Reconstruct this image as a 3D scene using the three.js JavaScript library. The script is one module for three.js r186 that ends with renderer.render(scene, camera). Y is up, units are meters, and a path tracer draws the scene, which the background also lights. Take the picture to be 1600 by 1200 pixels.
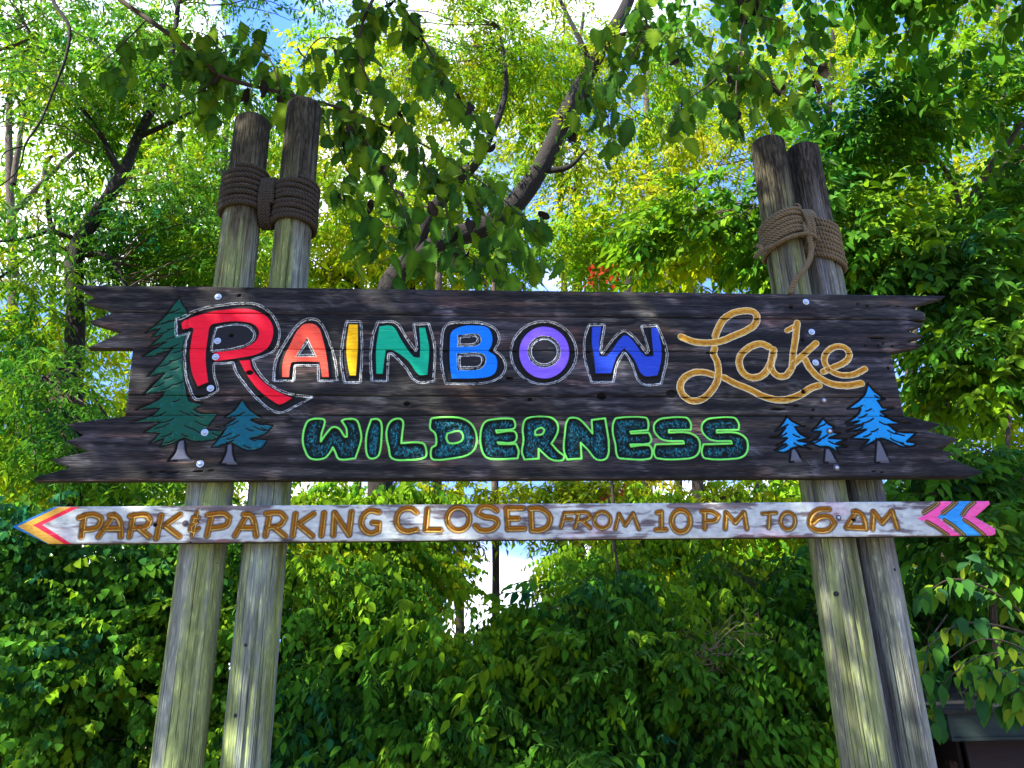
import * as THREE from 'three';
import { mergeGeometries } from 'three/addons/utils/BufferGeometryUtils.js';
import { ImprovedNoise } from 'three/addons/math/ImprovedNoise.js';

// ------------------------------------------------------------------ camera, sky, sun, exposure
const scene = new THREE.Scene();
const FOCAL = 1232;                                      // in pixels of a 1600 x 1200 picture
const camera = new THREE.PerspectiveCamera(2 * Math.atan(600 / FOCAL) * 180 / Math.PI, 4 / 3, 0.05, 400);
camera.position.set(0, 1.6, 0);
camera.rotation.order = 'YXZ';
camera.rotation.set(20.6 * Math.PI / 180, 0, -1.2 * Math.PI / 180);
camera.updateMatrixWorld(true);

const perlin = new ImprovedNoise();
const noise = (x, y, z = 0) => perlin.noise(x, y, z);
const fbm = (x, y, z = 0, o = 4) => { let s = 0, a = 0.5; for (let i = 0; i < o; i++) { s += a * noise(x, y, z); x *= 2.03; y *= 2.03; z *= 2.03; a *= 0.5; } return s; };
const clamp = (v, a = 0, b = 1) => Math.min(b, Math.max(a, v));
const sstep = (a, b, v) => { const t = clamp((v - a) / (b - a)); return t * t * (3 - 2 * t); };
const mix = (a, b, t) => a + (b - a) * t;
function makeRandom(seed) { let s = seed >>> 0; const r = () => { s = (s + 0x6D2B79F5) >>> 0; let t = s; t = Math.imul(t ^ (t >>> 15), t | 1); t ^= t + Math.imul(t ^ (t >>> 7), t | 61); return ((t ^ (t >>> 14)) >>> 0) / 4294967296; }; r.range = (a, b) => a + (b - a) * r(); r.pick = (a) => a[Math.floor(r() * a.length)]; r.gauss = () => (r() + r() + r() + r() - 2) * 1.2; return r; }

const SUN = new THREE.Vector3(-0.62, 0.66, 0.42).normalize();
{
  const w = 512, h = 256, data = new Float32Array(w * h * 4);
  for (let j = 0; j < h; j++) for (let i = 0; i < w; i++) {
    const el = ((j + 0.5) / h - 0.5) * Math.PI, az = (i + 0.5) / w * Math.PI * 2;
    const x = Math.cos(el) * Math.cos(az), y = Math.sin(el), z = Math.cos(el) * Math.sin(az);
    const hz = Math.pow(1 - clamp(y), 3);                // paler towards the horizon
    let r = mix(0.10, 0.26, hz), g = mix(0.25, 0.44, hz), b = mix(0.85, 0.90, hz);
    const q = 1 / (Math.max(y, 0) + 0.35);
    const c = sstep(0.03, 0.24, fbm(x * q * 2.2 + 3.1, z * q * 2.2 + 7.7, 1.5, 5)) * 0.9;   // thin bright cloud
    r = mix(r, 1.30, c); g = mix(g, 1.32, c); b = mix(b, 1.36, c);
    data.set([r * 0.8, g * 0.8, b * 0.8, 1], (j * w + i) * 4);
  }
  const sky = new THREE.DataTexture(data, w, h, THREE.RGBAFormat, THREE.FloatType);
  sky.mapping = THREE.EquirectangularReflectionMapping; sky.magFilter = THREE.LinearFilter; sky.minFilter = THREE.LinearFilter; sky.wrapS = THREE.RepeatWrapping; sky.needsUpdate = true;
  scene.background = sky; scene.environment = sky;
}
const sun = new THREE.DirectionalLight(new THREE.Color(1, 0.95, 0.85), 5);
sun.position.copy(SUN).multiplyScalar(40).add(new THREE.Vector3(0, 3, -8)); sun.target.position.set(0, 3, -8);
sun.castShadow = true; sun.shadow.mapSize.set(4096, 4096); sun.shadow.radius = 1;
Object.assign(sun.shadow.camera, { left: -22, right: 22, top: 22, bottom: -22, near: 1, far: 90 });
scene.add(sun, sun.target);
const renderer = new THREE.WebGLRenderer({ antialias: true });
renderer.toneMapping = THREE.LinearToneMapping;
renderer.toneMappingExposure = 3.4;
renderer.shadowMap.enabled = true;

// ------------------------------------------------------------------ helpers
const V = (x, y, z) => new THREE.Vector3(x, y, z);
const taken = {};
function numbered(name) { const n = taken[name] = (taken[name] ?? -1) + 1; return n ? `${name}_${String(n).padStart(3, '0')}` : name; }
function mesh(name, geometry, material, parent) { const m = new THREE.Mesh(geometry, material); m.name = name; m.castShadow = m.receiveShadow = true; parent.add(m); return m; }
function thing(name, label, category, position, turn = 0, group) {
  const o = new THREE.Group(); o.name = numbered(name); o.userData = { label, category }; if (group) o.userData.group = group;
  o.position.copy(position); o.rotation.y = turn; scene.add(o); o.updateMatrixWorld(true); return o;
}
const eye = camera.position.clone();
const rayTo = (px, py) => V((px - 800) / FOCAL, -(py - 600) / FOCAL, -1).applyQuaternion(camera.quaternion);
const at = (px, py, depth) => { const d = rayTo(px, py); return d.multiplyScalar(depth / -d.z).add(eye); };      // the point of that sight line on the plane z = -depth
// the frame of the sign: its face is the local plane z = 0, the posts stand behind it
const TURN = 4.1 * Math.PI / 180, ORIGIN = at(800, 600, 3.9);
const unturn = new THREE.Quaternion().setFromAxisAngle(V(0, 1, 0), -TURN);
const toWorld = (x, y, z) => V(x, y, z).applyAxisAngle(V(0, 1, 0), TURN).add(ORIGIN);
function loc(px, py, z = 0) { const d = rayTo(px, py).applyQuaternion(unturn), o = eye.clone().sub(ORIGIN).applyQuaternion(unturn); return d.multiplyScalar((z - o.z) / d.z).add(o); }
const GROUND = -ORIGIN.y;                                // the ground in the sign's frame

function canvas(w, h) { const c = document.createElement('canvas'); c.width = w; c.height = h; return c; }
function dataTex(w, h, fn, srgb, repeat = true) {         // fn(i, j) -> [r, g, b] 0..1
  const d = new Uint8Array(w * h * 4);
  for (let j = 0; j < h; j++) for (let i = 0; i < w; i++) { const c = fn(i, j); const k = (j * w + i) * 4; d[k] = clamp(c[0]) * 255; d[k + 1] = clamp(c[1]) * 255; d[k + 2] = clamp(c[2]) * 255; d[k + 3] = 255; }
  const t = new THREE.DataTexture(d, w, h); t.magFilter = THREE.LinearFilter; t.minFilter = THREE.LinearMipmapLinearFilter; t.generateMipmaps = true;
  if (srgb) t.colorSpace = THREE.SRGBColorSpace; if (repeat) t.wrapS = t.wrapT = THREE.RepeatWrapping; t.needsUpdate = true; return t;
}
function geo(pos, uv, index, normals = true) {
  const g = new THREE.BufferGeometry(); g.setAttribute('position', new THREE.Float32BufferAttribute(pos, 3));
  if (uv) g.setAttribute('uv', new THREE.Float32BufferAttribute(uv, 2)); g.setIndex(index); if (normals) g.computeVertexNormals(); return g;
}
// a tapered tube along points, uv in metres
function tube(pts, radii, sides = 6, bumpy = 0, seed = 0) {
  const pos = [], uv = [], idx = [], n = pts.length; let nrm = V(0.3, 0.2, 1), len = 0;
  for (let i = 0; i < n; i++) {
    const t = pts[Math.min(i + 1, n - 1)].clone().sub(pts[Math.max(i - 1, 0)]).normalize();
    nrm.addScaledVector(t, -nrm.dot(t)); if (nrm.lengthSq() < 1e-6) nrm.set(1, 0, 0).addScaledVector(t, -t.x); nrm.normalize();
    const b = t.clone().cross(nrm); if (i) len += pts[i].distanceTo(pts[i - 1]);
    const R = Array.isArray(radii) ? radii[i] : mix(radii, radii * 0.35, i / (n - 1));
    for (let k = 0; k <= sides; k++) {
      const a = (k % sides) / sides * Math.PI * 2; let r = R;
      if (bumpy) r *= 1 + bumpy * fbm(Math.cos(a) * 1.6 + seed, Math.sin(a) * 1.6 + len * 0.4, len * 2.2 + seed * 3, 3) * 2;
      const c = Math.cos(a) * r, s = Math.sin(a) * r;
      pos.push(pts[i].x + nrm.x * c + b.x * s, pts[i].y + nrm.y * c + b.y * s, pts[i].z + nrm.z * c + b.z * s); uv.push(k / sides * Math.PI * 2 * R, len);
      if (i && k < sides) { const p = i * (sides + 1) + k, q = p - sides - 1; idx.push(q, q + 1, p, p, q + 1, p + 1); }
    }
  }
  const cap = pos.length / 3; pos.push(pts[n - 1].x, pts[n - 1].y, pts[n - 1].z); uv.push(0, len);
  for (let k = 0; k < sides; k++) { const p = (n - 1) * (sides + 1) + k; idx.push(p, p + 1, cap); }
  const g = geo(pos, uv, idx);
  const nn = g.attributes.normal;                        // close the seam of the normals
  for (let i = 0; i < n; i++) { const p = i * (sides + 1), q = p + sides; const v = V(nn.getX(p) + nn.getX(q), nn.getY(p) + nn.getY(q), nn.getZ(p) + nn.getZ(q)).normalize(); nn.setXYZ(p, v.x, v.y, v.z); nn.setXYZ(q, v.x, v.y, v.z); }
  return g;
}
const spline = (pts, n) => new THREE.CatmullRomCurve3(pts, false, 'centripetal').getPoints(n);
function splineR(ctrl, n) { // ctrl: [[Vector3, radius], ...]
  const c = new THREE.CatmullRomCurve3(ctrl.map((p) => p[0]), false, 'centripetal'), pts = [], r = [];
  for (let i = 0; i <= n; i++) { const t = i / n, k = Math.min(ctrl.length - 2, Math.floor(t * (ctrl.length - 1))), f = t * (ctrl.length - 1) - k; pts.push(c.getPoint(t)); r.push(mix(ctrl[k][1], ctrl[k + 1][1], f)); }
  return [pts, r];
}

// ------------------------------------------------------------------ shapes traced on the boards
// a tracing is read off an enlarged view: origin x, y, scale, then points
const crop = (ox, oy, s) => (list) => list.map(([u, v]) => { const p = loc(ox + u * s, oy + v * s); return [p.x, p.y]; });
function smooth(poly, closed = true, n = 4, sharp = 0.9) { // rounds a traced outline, keeping clear corners
  const out = [], N = poly.length;
  for (let i = 0; i < (closed ? N : N - 1); i++) {
    const g = (k) => closed ? poly[(k + N) % N] : poly[clamp(k, 0, N - 1)];
    const p0 = g(i - 1), p1 = g(i), p2 = g(i + 1), p3 = g(i + 2);
    const turn = (a, b, c) => { const ux = b[0] - a[0], uy = b[1] - a[1], vx = c[0] - b[0], vy = c[1] - b[1]; const l = Math.hypot(ux, uy) * Math.hypot(vx, vy); return l < 1e-9 ? 1 : (ux * vx + uy * vy) / l; };
    const d = Math.hypot(p2[0] - p1[0], p2[1] - p1[1]);
    const m1 = turn(p0, p1, p2) < sharp - 0.55 ? [p2[0] - p1[0], p2[1] - p1[1]] : [(p2[0] - p0[0]), (p2[1] - p0[1])];
    const m2 = turn(p1, p2, p3) < sharp - 0.55 ? [p2[0] - p1[0], p2[1] - p1[1]] : [(p3[0] - p1[0]), (p3[1] - p1[1])];
    const l1 = Math.hypot(...m1) || 1, l2 = Math.hypot(...m2) || 1;
    for (let k = 0; k < n; k++) {
      const t = k / n, t2 = t * t, t3 = t2 * t, h1 = 2 * t3 - 3 * t2 + 1, h2 = -2 * t3 + 3 * t2, h3 = t3 - 2 * t2 + t, h4 = t3 - t2;
      out.push([h1 * p1[0] + h2 * p2[0] + h3 * m1[0] / l1 * d + h4 * m2[0] / l2 * d, h1 * p1[1] + h2 * p2[1] + h3 * m1[1] / l1 * d + h4 * m2[1] / l2 * d]);
    }
  }
  if (!closed) out.push(poly[N - 1]);
  return out;
}
function bounds(polys, pad) { let a = 1e9, b = 1e9, c = -1e9, d = -1e9; for (const p of polys) for (const [x, y] of p) { a = Math.min(a, x); b = Math.min(b, y); c = Math.max(c, x); d = Math.max(d, y); } return [a - pad, b - pad, c + pad, d + pad]; }
function inside(poly, x, y) { let r = false; for (let i = 0, j = poly.length - 1; i < poly.length; j = i++) { const [xi, yi] = poly[i], [xj, yj] = poly[j]; if ((yi > y) !== (yj > y) && x < (xj - xi) * (y - yi) / (yj - yi) + xi) r = !r; } return r; }
function distTo(line, x, y, closed) { let m = 1e9; for (let i = closed ? 0 : 1, j = closed ? line.length - 1 : 0; i < line.length; j = i++) { const [ax, ay] = line[j], dx = line[i][0] - ax, dy = line[i][1] - ay, l = dx * dx + dy * dy, t = l ? clamp(((x - ax) * dx + (y - ay) * dy) / l) : 0, ex = x - ax - t * dx, ey = y - ay - t * dy, q = ex * ex + ey * ey; if (q < m) m = q; } return Math.sqrt(m); }

// ------------------------------------------------------------------ tracings of the large board
const c1 = crop(40, 430, 0.325), cR = crop(260, 460, 0.15831), c2 = crop(420, 470, 0.25), c3 = crop(780, 470, 0.2625), c4 = crop(1020, 440, 0.3375), cT = crop(200, 450, 0.23739), cB = crop(1200, 590, 0.15625), cL = crop(1050, 470, 0.2);
const ring = (cx, cy, rx, ry, n = 26) => Array.from({ length: n }, (_, i) => [cx + rx * Math.cos(i / n * 2 * Math.PI), cy + ry * Math.sin(i / n * 2 * Math.PI)]);
const marks = [];      // everything carved or painted on the large board
const raised = (text, colour, fill, holes, outline, counters, label) => marks.push({ kind: 'raised', name: 'letter', text, colour, label, fill: fill.map((p) => smooth(p)), holes: holes.map((p) => smooth(p)), outline: smooth(outline), counters: counters.map((p) => smooth(p)) });
raised('R', '#e4122e',
  [cR([[148, 275], [250, 220], [440, 165], [650, 140], [790, 138], [900, 160], [990, 210], [1048, 290], [1060, 370], [1045, 450], [1000, 530], [920, 585], [820, 615], [700, 635], [560, 655], [475, 668], [456, 620], [470, 575], [600, 553], [700, 540], [790, 510], [860, 470], [898, 420], [905, 360], [860, 300], [770, 275], [640, 270], [520, 285], [440, 310], [415, 420], [397, 560], [398, 700], [420, 870], [305, 915], [245, 770], [225, 600], [235, 480], [262, 340], [235, 330], [155, 352]]),
   cR([[710, 650], [830, 640], [850, 730], [930, 830], [1010, 900], [1100, 955], [1255, 1020], [1125, 1090], [1050, 1060], [920, 960], [840, 870], [780, 780]])], [],
  cR([[90, 240], [130, 235], [250, 175], [400, 130], [560, 105], [700, 88], [870, 92], [960, 130], [1050, 210], [1105, 320], [1115, 400], [1085, 520], [1020, 580], [850, 640], [880, 720], [960, 830], [1050, 910], [1150, 960], [1260, 990], [1440, 1010], [1300, 1085], [1150, 1160], [1090, 1160], [1000, 1120], [850, 980], [760, 870], [690, 770], [655, 672], [462, 685], [470, 800], [505, 940], [440, 985], [350, 1025], [285, 1030], [230, 930], [190, 800], [175, 600], [190, 450], [225, 372], [95, 415]]),
  [cR([[490, 322], [640, 296], [780, 302], [850, 350], [870, 410], [820, 480], [700, 525], [480, 558], [438, 560], [455, 450]])], 'large red capital R with a long curved leg');
raised('A', '#f0523c', [c2([[205, 150], [300, 150], [345, 250], [370, 380], [380, 480], [330, 480], [315, 385], [150, 385], [137, 410], [130, 480], [80, 480], [85, 380], [120, 290]])], [c2([[240, 228], [298, 350], [168, 350]])],
  c2([[210, 125], [310, 125], [380, 260], [415, 380], [428, 500], [310, 500], [310, 402], [162, 402], [155, 500], [30, 500], [40, 390], [90, 280]]), [c2([[242, 250], [285, 340], [183, 340]])], 'coral capital A');
raised('I', '#fabe05', [c2([[497, 143], [560, 143], [560, 300], [548, 470], [503, 470], [483, 350], [483, 250]])], [], c2([[485, 128], [575, 128], [582, 300], [572, 510], [472, 510], [452, 370], [462, 250]]), [], 'yellow capital I');
raised('N', '#09a67c', [c2([[688, 155], [775, 155], [830, 240], [905, 345], [940, 352], [942, 270], [935, 163], [980, 163], [1005, 280], [1005, 340], [995, 465], [935, 465], [870, 380], [770, 310], [735, 310], [722, 400], [715, 460], [668, 460], [667, 290]])], [],
  c2([[680, 133], [790, 133], [850, 215], [918, 312], [926, 290], [905, 145], [1000, 140], [1037, 290], [1030, 502], [925, 505], [850, 410], [770, 330], [748, 330], [740, 500], [645, 500], [635, 360], [650, 220]]), [], 'green capital N');
raised('B', '#0a78e6', [c2([[1140, 190], [1210, 155], [1290, 150], [1370, 165], [1400, 220], [1395, 280], [1375, 312], [1420, 345], [1432, 400], [1410, 460], [1340, 485], [1140, 490], [1128, 400], [1128, 260]])],
  [c2([[1180, 215], [1300, 205], [1325, 230], [1320, 265], [1290, 282], [1180, 285]]), c2([[1175, 330], [1310, 325], [1355, 350], [1345, 405], [1300, 432], [1178, 432]])],
  c2([[1110, 150], [1240, 132], [1340, 138], [1420, 180], [1440, 240], [1410, 310], [1460, 350], [1480, 420], [1440, 480], [1330, 515], [1105, 518], [1080, 400], [1080, 270]]), [c2([[1192, 226], [1295, 216], [1308, 240], [1285, 268], [1192, 272]]), c2([[1190, 345], [1310, 340], [1335, 362], [1325, 400], [1295, 415], [1192, 416]])], 'blue capital B');
raised('O', '#805fdb', [c3(ring(268, 308, 153, 158))], [c3(ring(268, 302, 98, 95))], c3(ring(265, 308, 195, 187)), [c3(ring(268, 302, 82, 78))], 'violet capital O');
raised('W', '#2343b4', [c3([[550, 152], [612, 150], [600, 250], [600, 325], [640, 325], [735, 205], [780, 215], [870, 325], [915, 325], [900, 160], [945, 155], [970, 280], [965, 370], [945, 447], [855, 447], [800, 350], [745, 285], [700, 340], [670, 435], [570, 435], [560, 330], [548, 250]])], [],
  c3([[535, 142], [630, 142], [605, 290], [615, 315], [715, 188], [770, 185], [880, 310], [890, 290], [845, 150], [940, 145], [985, 250], [1000, 330], [965, 495], [845, 490], [790, 370], [745, 302], [700, 380], [680, 482], [550, 485], [510, 340], [510, 220]]), [], 'dark blue capital W in the upper word');
const sunk = (text, poly, holes, label) => marks.push({ kind: 'sunk', name: 'letter', text, label, outline: smooth(poly), holes: holes.map((p) => smooth(p)) });
sunk('W', c2([[255, 745], [340, 740], [350, 760], [330, 830], [325, 880], [360, 830], [400, 790], [440, 800], [475, 850], [488, 850], [485, 800], [455, 750], [480, 740], [545, 745], [570, 800], [578, 860], [560, 930], [540, 985], [440, 990], [415, 945], [400, 915], [385, 945], [345, 985], [260, 985], [225, 930], [212, 870], [225, 790]]), [], 'carved teal W edged in light green');
sunk('I', c2([[640, 742], [680, 740], [703, 765], [705, 850], [690, 960], [660, 985], [625, 980], [608, 930], [612, 830]]), [], 'carved teal I edged in light green');
sunk('L', c2([[775, 745], [820, 738], [840, 760], [835, 820], [828, 890], [960, 890], [985, 940], [975, 980], [870, 995], [770, 985], [750, 920], [735, 840], [745, 780]]), [], 'carved teal L edged in light green');
sunk('D', c2([[1020, 735], [1180, 730], [1260, 765], [1298, 840], [1290, 920], [1240, 965], [1150, 985], [1040, 995], [1015, 980], [1018, 920], [1045, 900], [1040, 830], [1010, 800], [1010, 760]]), [c2([[1115, 830], [1190, 815], [1215, 845], [1200, 880], [1130, 890], [1110, 860]])], 'carved teal D edged in light green');
sunk('E', c2([[1380, 745], [1520, 738], [1540, 770], [1530, 800], [1420, 810], [1425, 825], [1530, 815], [1550, 850], [1530, 885], [1430, 885], [1440, 895], [1545, 895], [1562, 940], [1555, 985], [1400, 990], [1350, 970], [1325, 900], [1325, 820], [1345, 765]]), [], 'carved teal E after the D, edged in light green');
sunk('R', c3([[165, 700], [290, 690], [340, 720], [350, 770], [330, 820], [310, 850], [350, 895], [390, 925], [375, 950], [310, 945], [260, 905], [235, 880], [235, 940], [150, 945], [135, 900], [145, 830], [140, 760]]), [c3([[215, 775], [250, 755], [270, 770], [255, 795], [215, 800]])], 'carved teal R edged in light green');
sunk('N', c3([[410, 705], [460, 698], [500, 725], [555, 790], [550, 710], [630, 700], [640, 760], [652, 850], [640, 935], [580, 945], [530, 890], [485, 845], [490, 940], [405, 945], [385, 890], [390, 800]]), [], 'carved teal N edged in light green');
sunk('E', c3([[700, 698], [870, 695], [888, 730], [885, 770], [780, 778], [785, 790], [890, 785], [905, 825], [890, 850], [780, 855], [785, 868], [890, 860], [910, 895], [895, 940], [740, 940], [705, 930], [690, 850], [675, 780], [680, 725]]), [], 'carved teal E before the double S');
const essShape = (dx) => [[975, 700], [1110, 695], [1140, 730], [1140, 768], [1010, 770], [1010, 785], [1120, 785], [1180, 815], [1195, 870], [1175, 920], [1120, 940], [940, 938], [920, 900], [930, 855], [1100, 850], [1095, 835], [980, 830], [930, 790], [920, 745], [940, 715]].map(([x, y]) => [x + dx, y]);
sunk('S', c3(essShape(0)), [], 'carved teal S after the E');
sunk('S', c3(essShape(285)), [], 'carved teal S that ends the word');
const script = (text, strokes, label) => marks.push({ kind: 'stroke', name: 'letter', text, label, strokes: strokes.map((s) => ({ w: s.w, line: smooth(cL(s.p), false, 6, 0.9) })) });
script('L', [{ w: 0.018, p: [[72, 280], [170, 318], [270, 328], [380, 315], [480, 275], [580, 232], [650, 180], [662, 120], [630, 85], [560, 80], [470, 100], [400, 150], [360, 220], [338, 278]] }, { w: 0.017, p: [[335, 368], [325, 420], [350, 470], [362, 540], [355, 620], [310, 700], [240, 765], [160, 780], [95, 745], [65, 690], [70, 640], [110, 590], [180, 560], [260, 560], [320, 578]] }, { w: 0.0175, p: [[405, 600], [500, 650], [600, 690], [700, 740], [800, 770], [900, 770], [1000, 735], [1090, 680], [1150, 662]] }], 'golden looped script L');
script('a', [{ w: 0.018, p: [[760, 360], [700, 335], [620, 355], [550, 410], [525, 470], [540, 540], [590, 590], [660, 600], [720, 570], [760, 510], [790, 430], [795, 380]] }, { w: 0.017, p: [[795, 380], [775, 470], [782, 540], [830, 588], [890, 585], [928, 540]] }], 'golden script a');
script('k', [{ w: 0.014, p: [[900, 232], [960, 200]] }, { w: 0.017, p: [[980, 170], [965, 300], [950, 400], [938, 520]] }, { w: 0.0165, p: [[955, 490], [1040, 410], [1128, 330]] }, { w: 0.018, p: [[1035, 450], [1080, 530], [1150, 600], [1250, 650], [1370, 662], [1480, 645]] }], 'golden script k');
script('e', [{ w: 0.016, p: [[1180, 555], [1250, 525], [1350, 480], [1385, 430], [1370, 380], [1310, 355], [1240, 375], [1195, 430], [1195, 490], [1240, 545], [1320, 580], [1420, 575], [1508, 532]] }], 'golden script e');
// short curved cuts that mark boughs inside a painted tree
function cutBoughs(poly, seed) { const r = makeRandom(seed * 31), b = bounds([poly], 0), out = []; for (let k = 0; k < 400 && out.length < 16 * (b[3] - b[1]) / 0.4; k++) { const x = r.range(b[0], b[2]), y = r.range(b[1], b[3]), s = x < (b[0] + b[2]) / 2 ? -1 : 1, L = r.range(0.03, 0.075), line = [0, 0.35, 0.7, 1].map((t) => [x + s * L * t, y - L * (0.75 * t - 0.35 * t * t)]); if (line.every(([p, q]) => inside(poly, p, q)) && out.every((o) => Math.hypot(o[0][0] - x, o[0][1] - y) > 0.035)) out.push(line); } return out; }
const painted = (colour, low, tree, trunk, label) => marks.push({ boughs: cutBoughs(smooth(tree, true, 3, 1.2), colour.length + tree.length), kind: 'tree', name: 'painted_tree', colour, low, label, outline: smooth(tree, true, 3, 1.2), trunk: smooth(trunk, true, 3) });
painted('#0a4a3a', '#0a5c6e', cT([[338, 60], [300, 105], [260, 160], [190, 230], [110, 292], [210, 262], [150, 325], [225, 305], [130, 390], [250, 350], [90, 452], [200, 440], [290, 395], [240, 460], [130, 580], [240, 560], [160, 640], [100, 700], [240, 680], [200, 730], [50, 802], [205, 790], [150, 840], [20, 884], [215, 880], [100, 950], [205, 955], [140, 1025], [235, 990], [210, 1045], [300, 1020], [370, 985], [420, 1005], [500, 1008], [590, 985], [625, 935], [510, 935], [590, 820], [480, 822], [430, 800], [488, 765], [400, 740], [385, 690], [370, 600], [360, 400], [385, 280], [392, 160], [360, 110]]), cT([[330, 1008], [310, 1080], [262, 1140], [432, 1135], [388, 1090], [372, 992]]), 'tall dark green painted fir tree');
painted('#0a5463', '#0a5f70', cT([[750, 732], [700, 800], [630, 850], [705, 858], [640, 900], [575, 916], [645, 920], [600, 985], [548, 1047], [620, 1040], [680, 1018], [740, 1052], [800, 1068], [880, 1050], [917, 998], [810, 990], [900, 960], [955, 905], [850, 885], [810, 865], [878, 852], [800, 800]]), cT([[650, 1020], [640, 1090], [603, 1160], [717, 1160], [692, 1090], [690, 1022]]), 'small teal painted fir tree');
painted('#1687c6', '#1687c6', cB([[190, 385], [140, 465], [70, 535], [175, 500], [100, 590], [20, 598], [190, 605], [130, 660], [80, 680], [180, 665], [60, 725], [160, 752], [250, 708], [310, 692], [430, 715], [360, 680], [440, 655], [300, 632], [412, 605], [320, 560], [270, 495], [365, 488], [250, 440]]), cB([[230, 710], [215, 845], [345, 840], [275, 710]]), 'small blue painted fir tree beside the last S');
painted('#1687c6', '#1687c6', cB([[550, 405], [500, 470], [435, 540], [530, 540], [500, 600], [425, 642], [510, 690], [610, 695], [715, 762], [682, 700], [795, 690], [690, 655], [790, 615], [610, 605], [725, 558], [620, 540], [662, 490], [600, 460]]), cB([[570, 702], [558, 850], [692, 850], [622, 712]]), 'small blue painted fir tree with a bolt through it');
painted('#1687c6', '#1687c6', cB([[1000, 58], [960, 180], [795, 312], [930, 310], [900, 370], [770, 460], [900, 435], [790, 480], [950, 470], [780, 540], [980, 520], [820, 610], [1010, 620], [920, 715], [1060, 640], [1130, 610], [1230, 640], [1350, 695], [1475, 680], [1470, 650], [1390, 640], [1485, 550], [1300, 540], [1200, 470], [1425, 458], [1250, 430], [1130, 340], [1265, 305], [1150, 300], [1100, 230], [1175, 212], [1070, 140]]), cB([[1085, 612], [1070, 850], [1222, 850], [1130, 640]]), 'tall blue painted fir tree');
// worm holes and knots, read off the photograph: centre x, y in pixels, half length, half height in metres
const pits = [[1370, 528, 0.055, 0.006], [1340, 475, 0.011, 0.004], [1355, 478, 0.012, 0.004], [1388, 478, 0.02, 0.003], [1402, 479, 0.014, 0.003], [1372, 540, 0.008, 0.004], [1380, 537, 0.007, 0.004], [1394, 541, 0.008, 0.004], [1352, 540, 0.006, 0.003], [1216, 639, 0.045, 0.007], [1228, 632, 0.02, 0.004], [1244, 634, 0.015, 0.004], [1271, 640, 0.008, 0.006], [1268, 653, 0.015, 0.004], [1236, 480, 0.012, 0.009], [1254, 531, 0.009, 0.009], [1388, 575, 0.009, 0.009], [390, 582, 0.019, 0.014], [361, 524, 0.012, 0.010], [374, 462, 0.010, 0.007], [636, 631, 0.017, 0.014], [940, 619, 0.026, 0.020], [1050, 615, 0.032, 0.022], [828, 624, 0.014, 0.010], [796, 591, 0.022, 0.009], [1365, 736, 0.014, 0.003], [1378, 738, 0.010, 0.003], [1256, 611, 0.014, 0.012], [270, 739, 0.035, 0.003], [255, 737, 0.02, 0.003], [235, 738, 0.022, 0.003], [310, 737, 0.024, 0.003], [330, 736, 0.02, 0.003], [1109, 551, 0.024, 0.006]].map(([x, y, a, b]) => { const p = loc(x, y); return [p.x, p.y, a, b]; });
const knots = [[374, 462, 0.03], [361, 524, 0.035], [636, 631, 0.05], [940, 619, 0.075], [1050, 615, 0.07], [828, 624, 0.05], [690, 480, 0.03], [1010, 500, 0.03], [1300, 500, 0.04], [1215, 516, 0.03], [1208, 614, 0.05], [520, 520, 0.025], [905, 700, 0.03], [560, 470, 0.03], [475, 650, 0.03]].map(([x, y, r]) => { const p = loc(x, y); return [p.x, p.y, r]; });

for (const m of marks) { const all = [...(m.fill ?? []), ...(m.outline ? [m.outline] : []), ...(m.trunk ? [m.trunk] : []), ...(m.strokes ?? []).map((s) => s.line)]; m.box = bounds(all, 0.03); if (m.strokes) for (const s of m.strokes) s.box = bounds([s.line], 0.04); }
const near = (b, x, y) => x > b[0] && x < b[2] && y > b[1] && y < b[3];

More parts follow.
